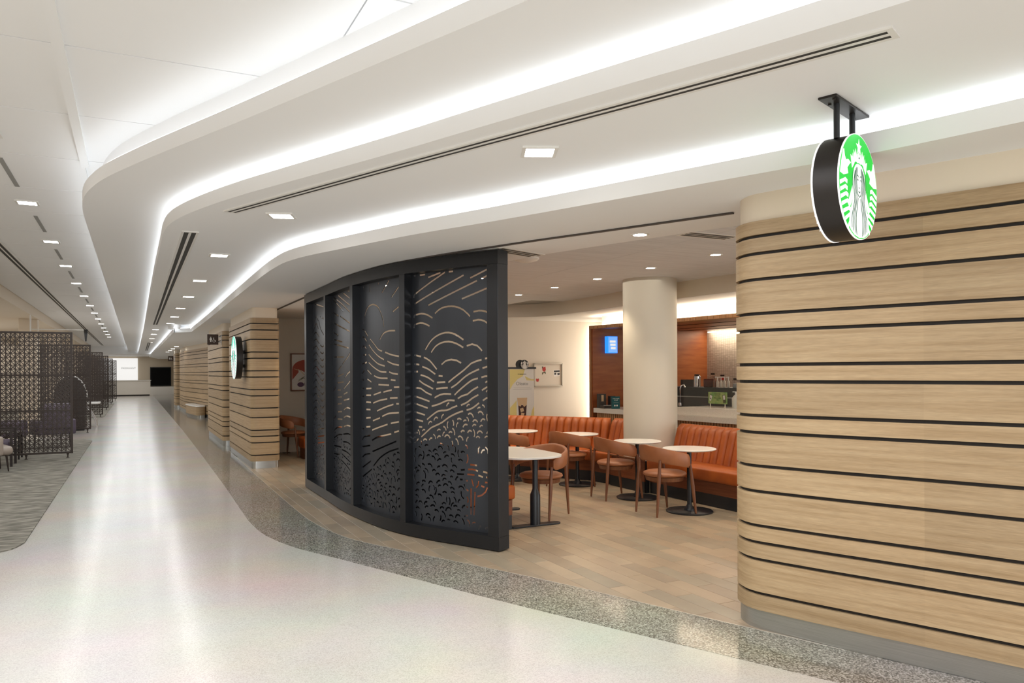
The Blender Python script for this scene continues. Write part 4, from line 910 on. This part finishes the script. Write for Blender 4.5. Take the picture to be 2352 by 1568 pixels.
fp(bo, 'red_sticker', M['red'], [[(-.14, .15), (-.06, .17), (-.05, .10), (-.09, .06), (-.13, .09)]], -.001); fp(bo, 'dark_sticker', M['leaf'], [[(-.15, .17), (-.11, .18), (-.13, .13)], [(-.14, .05), (-.06, .07), (-.05, .02), (-.1, .04), (-.14, .0)]], -.002)
fp(bo, 'red_sticker', M['red'], [[(-.29, -.10), (-.27, -.07), (-.25, -.09), (-.23, -.07), (-.21, -.10), (-.23, -.14), (-.27, -.14)]], -.001)
fp(bo, 'paper_note', M['paper'], [[(.13, .10), (.29, .11), (.30, -.02), (.14, -.04)]], -.001); fp(bo, 'note_print', M['ink'], [[(.14, .09), (.28, .095), (.28, .06), (.14, .055)], [(.15, .04), (.2, .045), (.19, .0), (.15, .0)], [(.22, .03), (.28, .04), (.28, .0), (.23, -.01)]], -.002)
pic = thing('framed_picture', 'dark framed print of a rust arch with purple berries by the oak pillar', 'picture', (3.30, 16.28, 1.66))
box(-.31, .31, -.02, .0, -.39, .39).put('print_sheet', M['paper'], pic)
for a in ((-.33, .33, -.035, .0, .37, .395), (-.33, .33, -.035, .0, -.395, -.37), (-.335, -.31, -.035, .0, -.395, .395), (.31, .335, -.035, .0, -.395, .395)): box(*a).put('frame_side', M['walnut'], pic)
arch = [(-.30, .05)]+[(-.02+.28*math.cos(math.radians(a)), .06+.2*math.sin(math.radians(a))) for a in range(180, -1, -15)]+[(.28, -.14), (.1, -.10), (0, -.03), (-.10, .03), (-.18, .06), (-.17, .0), (-.25, -.1), (-.30, -.16)]
fp(pic, 'rust_arch', M['rust'], [arch], -.021); fp(pic, 'sand_curve', M['foam'], [line_poly([(-.27, .07), (-.2, .05), (-.14, .04), (-.07, -.04), (.05, -.12), (.2, -.16)], .012)], -.022)
def el(cx, cz, rx, rz_, n=16): return [(cx+rx*math.cos(2*math.pi*k/n), cz+rz_*math.sin(2*math.pi*k/n)) for k in range(n)]
fp(pic, 'berry', M['plum'], [el(-.13, -.26, .07, .05), el(.0, -.25, .055, .075), el(.12, -.29, .05, .06)], -.022)
fp(pic, 'leaf_sprig', M['leaf'], [line_poly([(-.18, -.19), (-.08, -.13), (.08, -.12)], .012), line_poly([(-.12, -.14), (-.04, -.09)], .014), line_poly([(-.17, -.16), (-.07, -.10)], .012)], -.0225)
# ------------------------------------------------------------------ things on the counters
def on_portal(a, o, z, name, label, cat, group=None):
    p = P0+PD*a+PN*o; return thing(name, label, cat, (p.x, p.y, z), math.atan2(PN.y, PN.x)-math.pi/2, group)
bs = thing('lit_wall_sign', 'small glowing blue box sign on the red-brown wood wall', 'sign', (8.18, 12.2, 2.15))
box(-.11, .11, -.11, -.0, -.16, .16).put('sign_case', M['blueglow'], bs, bevel=.004, seg=1); box(-.098, .098, -.115, -.11, -.148, .148).put('lit_face', M['iceglow'], bs)
for i, z in enumerate((.06, .0, -.065)): box(-.07+.012*i, .06, -.118, -.115, z-.02, z+.02).put('white_word', M['lightbox'], bs)
def on_left(x, y, name, label, cat): return thing(name, label, cat, (x, y, .963))
lb = on_left(7.90, 12.02, 'leaflet_holder', 'black upright leaflet holder on the pickup counter', 'leaflet holder')
box(-.10, .06, -.03, .05, 0, .26).put('holder_body', M['equip'], lb, bevel=.004, seg=1); box(-.05, .0, -.035, -.03, .12, .24).put('photo_card', M['foam'], lb)
cb = on_left(7.88, 11.83, 'paper_tray', 'dark tray with a white sheet lying on the pickup counter', 'tray')
box(-.12, .10, -.08, .08, 0, .05).put('tray_body', M['equip'], cb, bevel=.004, seg=1); MB().prism([(-.11, -.07), (.05, -.075), (.08, .02), (-.06, .05)], .052, .055).put('white_sheet', M['paper'], cb)
cd = on_left(8.06, 11.95, 'card_reader', 'small black reader leaning beside the teal counter sign', 'card reader')
box(-.06, .06, -.04, .05, 0, .22).put('reader_body', M['ink'], cd, bevel=.006, seg=1)
ts = on_left(7.87, 11.55, 'counter_sign', 'teal mobile order sign standing on the pickup counter', 'sign')
box(-.085, .085, -.012, .012, 0, .225).put('sign_board', M['teal'], ts); text('sign_text', 'MOBILE ORDER', .021, M['paper'], (0, -.013, .178), 0, ts); text('sign_text', 'PICKUP', .024, M['paper'], (0, -.013, .148), 0, ts)
fp(ts, 'sign_rule', M['paper'], [[(-.055, .115), (.055, .115), (.055, .112), (-.055, .112)]], -.0135); fp(ts, 'sign_icon', M['paper'], [el(-.025, .06, .016, .016), el(.022, .06, .016, .016)], -.0135)
# right: equipment behind the glass
eq = thing('back_bar_unit', 'low dark equipment unit behind the glass guard', 'cabinet')
for o0, o1, z in ((.8, 1.35, 1.20),): MB().prism(pq(.9, 5.5, o0, o1), 0, z).put('unit_body', M['equip'], eq)
MB().prism(pq(.9, 5.5, .8, 1.35), 1.20, 1.36).put('upper_body', M['ink'], eq); MB().prism(pq(.9, 5.5, .79, .80), 1.19, 1.205).put('steel_line', M['steel'], eq)
def item(px, py, z, name, label, cat, group=None, o=1.0):
    """place on the back bar at the plan spot seen under a pixel column"""
    az = YAW+math.atan((px-1176)/FPX); d = Vector((math.sin(az), math.cos(az)))
    p = P0+PN*o; t_ = (p.dot(PN))/d.dot(PN); return thing(name, label, cat, (d.x*t_, d.y*t_, z), -.75, group)
ZU = 1.361
gr = item(1601, 880, ZU, 'steel_grinder', 'shiny steel canister with black band behind the glass guard', 'canister'); MB().lathe([(.06, 0), (.062, .19), (.05, .20), (.001, .205)], 24).put('canister_body', M['chrome'], gr, smooth=40); MB().lathe([(.045, .205), (.045, .225), (.001, .225)], 20).put('black_cap', M['ink'], gr)
bg = item(1628, 885, ZU, 'brown_bag', 'dark brown paper bag on the back bar', 'bag'); box(-.09, .09, -.05, .05, 0, .145).put('bag_body', M['brownbag'], bg, bevel=.02, seg=2, smooth=50)
ab = item(1641, 880, ZU, 'amber_bottle', 'amber glass bottle beside the brown bag', 'bottle'); MB().lathe([(.03, 0), (.032, .10), (.012, .15), (.012, .19), (.001, .19)], 18).put('bottle_body', M['amber'], ab, smooth=40)
for i, px in enumerate((1648, 1656, 1664, 1673)):
    q = item(px, 885, ZU, 'syrup_pump', f'clear syrup bottle with white pump, {["first", "second", "third", "fourth"][i]} from the left of four behind the glass', 'syrup bottle', 'syrup bottles on the back bar')
    MB().lathe([(.024, 0), (.025, .09), (.014, .115), (.001, .116)], 16).put('bottle_body', M['plastic'], q, smooth=40); MB().lathe([(.008, .116), (.008, .17), (.001, .17)], 10).put('pump_neck', M['paper'], q)
    box(-.045, .01, -.007, .007, .168, .182).put('pump_spout', M['paper'], q)
for i, (px, zz, m_) in enumerate(((1637, 1.63, 'ink'), (1659, 1.60, 'ink'), (1689, 1.53, 'ink'), (1659, 1.54, 'red'))):
    X = 10.555; az = YAW+math.atan((px-1176)/FPX); o = box(-.003, .003, -.055, .055, -.016 if m_ == 'ink' else -.03, .016 if m_ == 'ink' else .03).put('wall_label', M[m_], loc=(X, X/math.tan(az), zz-.05))
    tag(o, ['small black label on the mosaic wall above the amber bottle', 'small black label on the mosaic wall above the red one', 'wide black label on the mosaic wall nearest the oak wall', 'small red label on the mosaic wall below a black one'][i], 'label')
jg = item(1690, 915, 1.0585, 'white_jug', 'white dispenser jug on the bar counter near the oak wall', 'jug', o=.38); MB().lathe([(.06, 0), (.062, .16), (.03, .20), (.016, .21), (.016, .26), (.001, .26)], 24).put('jug_body', M['paper'], jg, smooth=40); box(-.05, .0, -.007, .007, .25, .262).put('pump_spout', M['paper'], jg)
pk = item(1707, 905, 1.0585, 'patterned_jar', 'white jar with black leaf print at the right end of the glass', 'jar', o=.62); MB().lathe([(.05, 0), (.055, .22), (.03, .27), (.001, .275)], 20).put('jar_body', M['paper'], pk, smooth=40)
for a, z in ((-.02, .12), (.02, .17)): MB().lathe([(.001, 0), (.018, .004), (.001, .008)], 10, c=(a, -.055, z)).put('leaf_print', M['ink'], pk)
fc = item(1562, 905, 1.0585, 'chrome_tap', 'curved chrome tap beside the round column', 'tap', o=.35); MB().tube([(0, 0, 0), (0, 0, .28), (.02, 0, .34), (.06, 0, .35), (.08, 0, .31)], .013, 10).put('tap_pipe', M['chrome'], fc, smooth=50); MB().lathe([(.03, 0), (.03, .05), (.001, .05)], 14).put('tap_base', M['chrome'], fc)
wg = item(1578, 885, ZU, 'register', 'dark tilted register screen behind the column edge', 'register'); MB().add([(-.11, -.06, 0), (.11, -.06, 0), (.11, .06, 0), (-.11, .06, 0), (-.11, .0, .13), (.11, .0, .13), (.11, .05, .12), (-.11, .05, .12)], [(0, 3, 2, 1), (4, 5, 6, 7), (0, 1, 5, 4), (1, 2, 6, 5), (2, 3, 7, 6), (3, 0, 4, 7)]).put('register_body', M['equip'], wg)
wc = item(1696, 880, ZU, 'wire_basket', 'grey wire basket at the right of the back bar', 'basket')
for k in range(6): MB().tube([(-.09+.036*k, -.05, 0), (-.09+.036*k, -.06, .12)], .003, 6).put('wire', M['chrome'], wc)
MB().tube([(-.1, -.06, .12), (.1, -.06, .12), (.1, .06, .12), (-.1, .06, .12), (-.1, -.06, .12)], .004, 6).put('rim', M['chrome'], wc)
box(-.09, .09, -.05, .06, 0, .07).put('basket_bags', M['greycol'], wc, bevel=.01)
# green leaflet on the guard
az = YAW+math.atan((1648-1176)/FPX); d_ = Vector((math.sin(az), math.cos(az))); p_ = P0+PN*.07; t_ = p_.dot(PN)/d_.dot(PN)
gs = thing('green_notice', 'green notice with cup and phone drawings standing before the glass guard', 'notice', (d_.x*t_, d_.y*t_, 1.0585), math.atan2(PN.y, PN.x)-math.pi/2)
gy = .115
box(-.19, .19, -.004, .004, .075, .255).put('notice_sheet', M['green'], gs)
for x in (-.15, .15): box(x-.006, x+.006, -.004, .004, 0, .08).put('holder_leg', M['plastic'], gs)
for k, (s_, z) in enumerate((('YOUR FREE', .222), ('TO YOU', .192), ('FREE COFFEE', .160), ('TAG', .130))): text('notice_text', s_, .026, M['dgreen'], (-.0, -.005, z-.004), 0, gs, .0005)
fp(gs, 'cup_drawing', M['paper'], [[(-.15, .215), (-.105, .195), (-.135, .115), (-.165, .125)]], -.0055); fp(gs, 'cup_mark', M['ink'], [el(-.14, .155, .009, .014), line_poly([(-.155, .225), (-.10, .198)], .012)], -.006)
fp(gs, 'phone_drawing', M['leaf'], [[(.10, .21), (.155, .222), (.175, .10), (.12, .085)]], -.0055); fp(gs, 'phone_screen', M['paper'], [[(.112, .203), (.15, .21), (.158, .145), (.122, .14)]], -.006)
# ------------------------------------------------------------------ far end
lbx = box(-2.2, .44, 65.88, 65.97, 1.12, 2.83).put('lit_name_panel', M['lightbox']); tag(lbx, 'large glowing white name panel at the far end of the corridor', 'panel')
nt_ = text('panel_letters', 'PASSAVANT', .185, M['greycol'], (-.10, -.0, 0), 0, None); nt_.location = (-.2, 65.87, 2.0); nt_.parent = lbx
dk = thing('reception_desk', 'pale stone reception desk below the glowing name panel', 'desk', (0, 62.5, 0)); box(-3.2, 1.25, 0, .8, .1, 1.12).put('desk_body', M['counter'], dk); box(-3.15, 1.2, .05, .75, 0, .1).put('toe_kick', M['slot'], dk); box(-3.25, 1.3, -.05, .85, 1.12, 1.16).put('desk_top', M['top'], dk)
tv = thing('wall_screen', 'large black screen on the far wall right of the name panel', 'television', (2.05, 65.9, 1.4)); box(-.75, .75, -.06, .1, -.74, .74).put('screen_frame', M['ink'], tv); box(-.70, .70, -.065, -.06, -.69, .69).put('screen_glass', M['tv'], tv)
fw = box(1.25, 2.95, 64.9, 66, 0, .62).put('low_wall', M['top']); fw['kind'] = 'structure'; fw.name = 'wall_low_far'
cmr = thing('ceiling_bracket', 'small black camera on a pale arm reaching out from the left beam', 'camera', (-1.12, 24, 2.78)); box(-1.28, -.02, -.015, .015, .06, .085).put('arm', M['frame'], cmr); MB().lathe([(.02, -.24), (.05, .06), (.055, .085), (.001, .085)], 16).put('camera_body', M['ink'], cmr)
box(-1.31, -1.28, -.05, .05, .0, .5).put('arm_plate', M['frame'], cmr)
# ------------------------------------------------------------------ waiting bay furniture
def pad(name, m, parent, b, bev=.04, loc=None, rot=None): return box(*b).put(name, m, parent, bevel=bev, seg=3, smooth=60, loc=loc, rot=rot)
x_, y_ = P(26, 1073, 0)
a1 = thing('wood_arm_chair', 'black wood arm chair with mauve seat at the left edge beside the lattice screen', 'chair', (x_-.30, y_+.27, .0125), math.pi/2)
for sx in (-.27, .27):
    for sy in (-.3, .26): box(sx-.018, sx+.018, sy-.02, sy+.02, 0, .64).put('leg', M['ebony'], a1)
    box(sx-.025, sx+.025, -.34, .30, .64, .665).put('armrest', M['ebony'], a1)
pad('seat', M['lilac'], a1, (-.24, .24, -.28, .26, .34, .46)); pad('backrest', M['lilac'], a1, (-.24, .24, .22, .31, .46, .88)); box(-.27, .27, .24, .28, .28, .33).put('rear_rail', M['ebony'], a1); box(-.27, .27, -.31, -.27, .28, .33).put('front_rail', M['ebony'], a1)
x_, y_ = P(-2, 1082, 0)
a2 = thing('putty_lounge_chair', 'glossy putty coloured lounge chair cut by the left edge of the view', 'chair', (x_-.20, y_-.05, .0125), math.radians(20))
pad('seat', M['putty'], a2, (-.30, .36, -.30, .30, .27, .43), .07); pad('backrest', M['putty'], a2, (-.38, -.24, -.30, .30, .33, .82), .06); pad('armrest', M['putty'], a2, (-.30, .20, -.36, -.27, .27, .60), .04); pad('armrest', M['putty'], a2, (-.30, .20, .27, .36, .27, .60), .04)
for sx in (-.26, .26):
    for sy in (-.24, .24): MB().tube([(sx*1.1, sy*1.1, 0), (sx, sy, .28)], [.011, .018], 10).put('leg', M['ebony'], a2)
def lounge(x, y, rz, label):
    t = thing('lounge_chair', label, 'chair', (x, y, .0125), rz)
    pad('seat', M['lilac'], t, (-.3, .3, -.3, .28, .28, .45), .06); pad('backrest', M['lilac'], t, (-.3, .3, .2, .34, .4, .98), .06)
    for s in (-1, 1): pad('armrest', M['lilac'], t, (s*.34-.05, s*.34+.05, -.28, .3, .28, .62), .04)
    for sx in (-.26, .26):
        for sy in (-.24, .24): MB().tube([(sx*1.05, sy*1.05, 0), (sx, sy, .29)], [.010, .016], 10).put('leg', M['ebony'], t)
lounge(-1.60, 20.0, math.radians(205), 'mauve lounge chair seen through the nearest lattice screen')
lounge(-2.35, 19.6, math.radians(90), 'mauve lounge chair close to the left wall behind the nearest lattice screen')
st = thing('side_table', 'black slatted side table behind the wood arm chair at the left edge', 'table', (P(45, 1052, 0)[0]-.25, P(45, 1052, 0)[1]-.15, .0125))
for k in range(7): box(-.3, .3, -.25+.075*k, -.25+.075*k+.05, .50, .52).put('slat', M['ebony'], st)
for sx in (-.28, .28):
    for sy in (-.23, .23): box(sx-.015, sx+.015, sy-.015, sy+.015, 0, .50).put('leg', M['ebony'], st)
wt = thing('work_table', 'white topped table with curved steel legs between second and third lattice screens', 'table', (-1.22, 27.2, 0))
MB().prism([(-.9, -.45), (.28, -.45), (.34, -.3), (.34, .45), (-.9, .45)], .72, .76).put('table_top', M['top'], wt)
for sy in (-.35, .35): MB().tube([(-.1, sy, .72), (.10, sy, .45), (.22, sy, .2), (.24, sy, 0)], .02, 10).put('leg', M['chrome'], wt, smooth=50)
box(-.85, -.8, -.4, .4, 0, .72).put('end_panel', M['frame'], wt)
hc = thing('booth_chair', 'dark high round-backed booth with a woven white edge beyond the second lattice screen', 'booth', (-1.62, 26.0, 0))
MB().tube([(.42*math.cos(math.radians(a)), .0, .95+.62*math.sin(math.radians(a))) for a in range(0, 181, 15)], .035, 8).put('white_edge', M['paper'], hc, smooth=50)
MB().prism([(.42*math.cos(math.radians(a)), .62*math.sin(math.radians(a))) for a in range(0, 181, 15)], -.04, .04).put('round_back', M['equip'], hc, rot=(math.pi/2, 0, 0), loc=(0, 0, .95)); box(-.42, .42, -.04, .04, .08, .95).put('lower_back', M['equip'], hc); box(-.42, .42, -.6, .0, .08, .42).put('seat_block', M['equip'], hc, bevel=.02); box(-.38, .38, -.55, .0, 0, .08).put('plinth', M['ink'], hc)
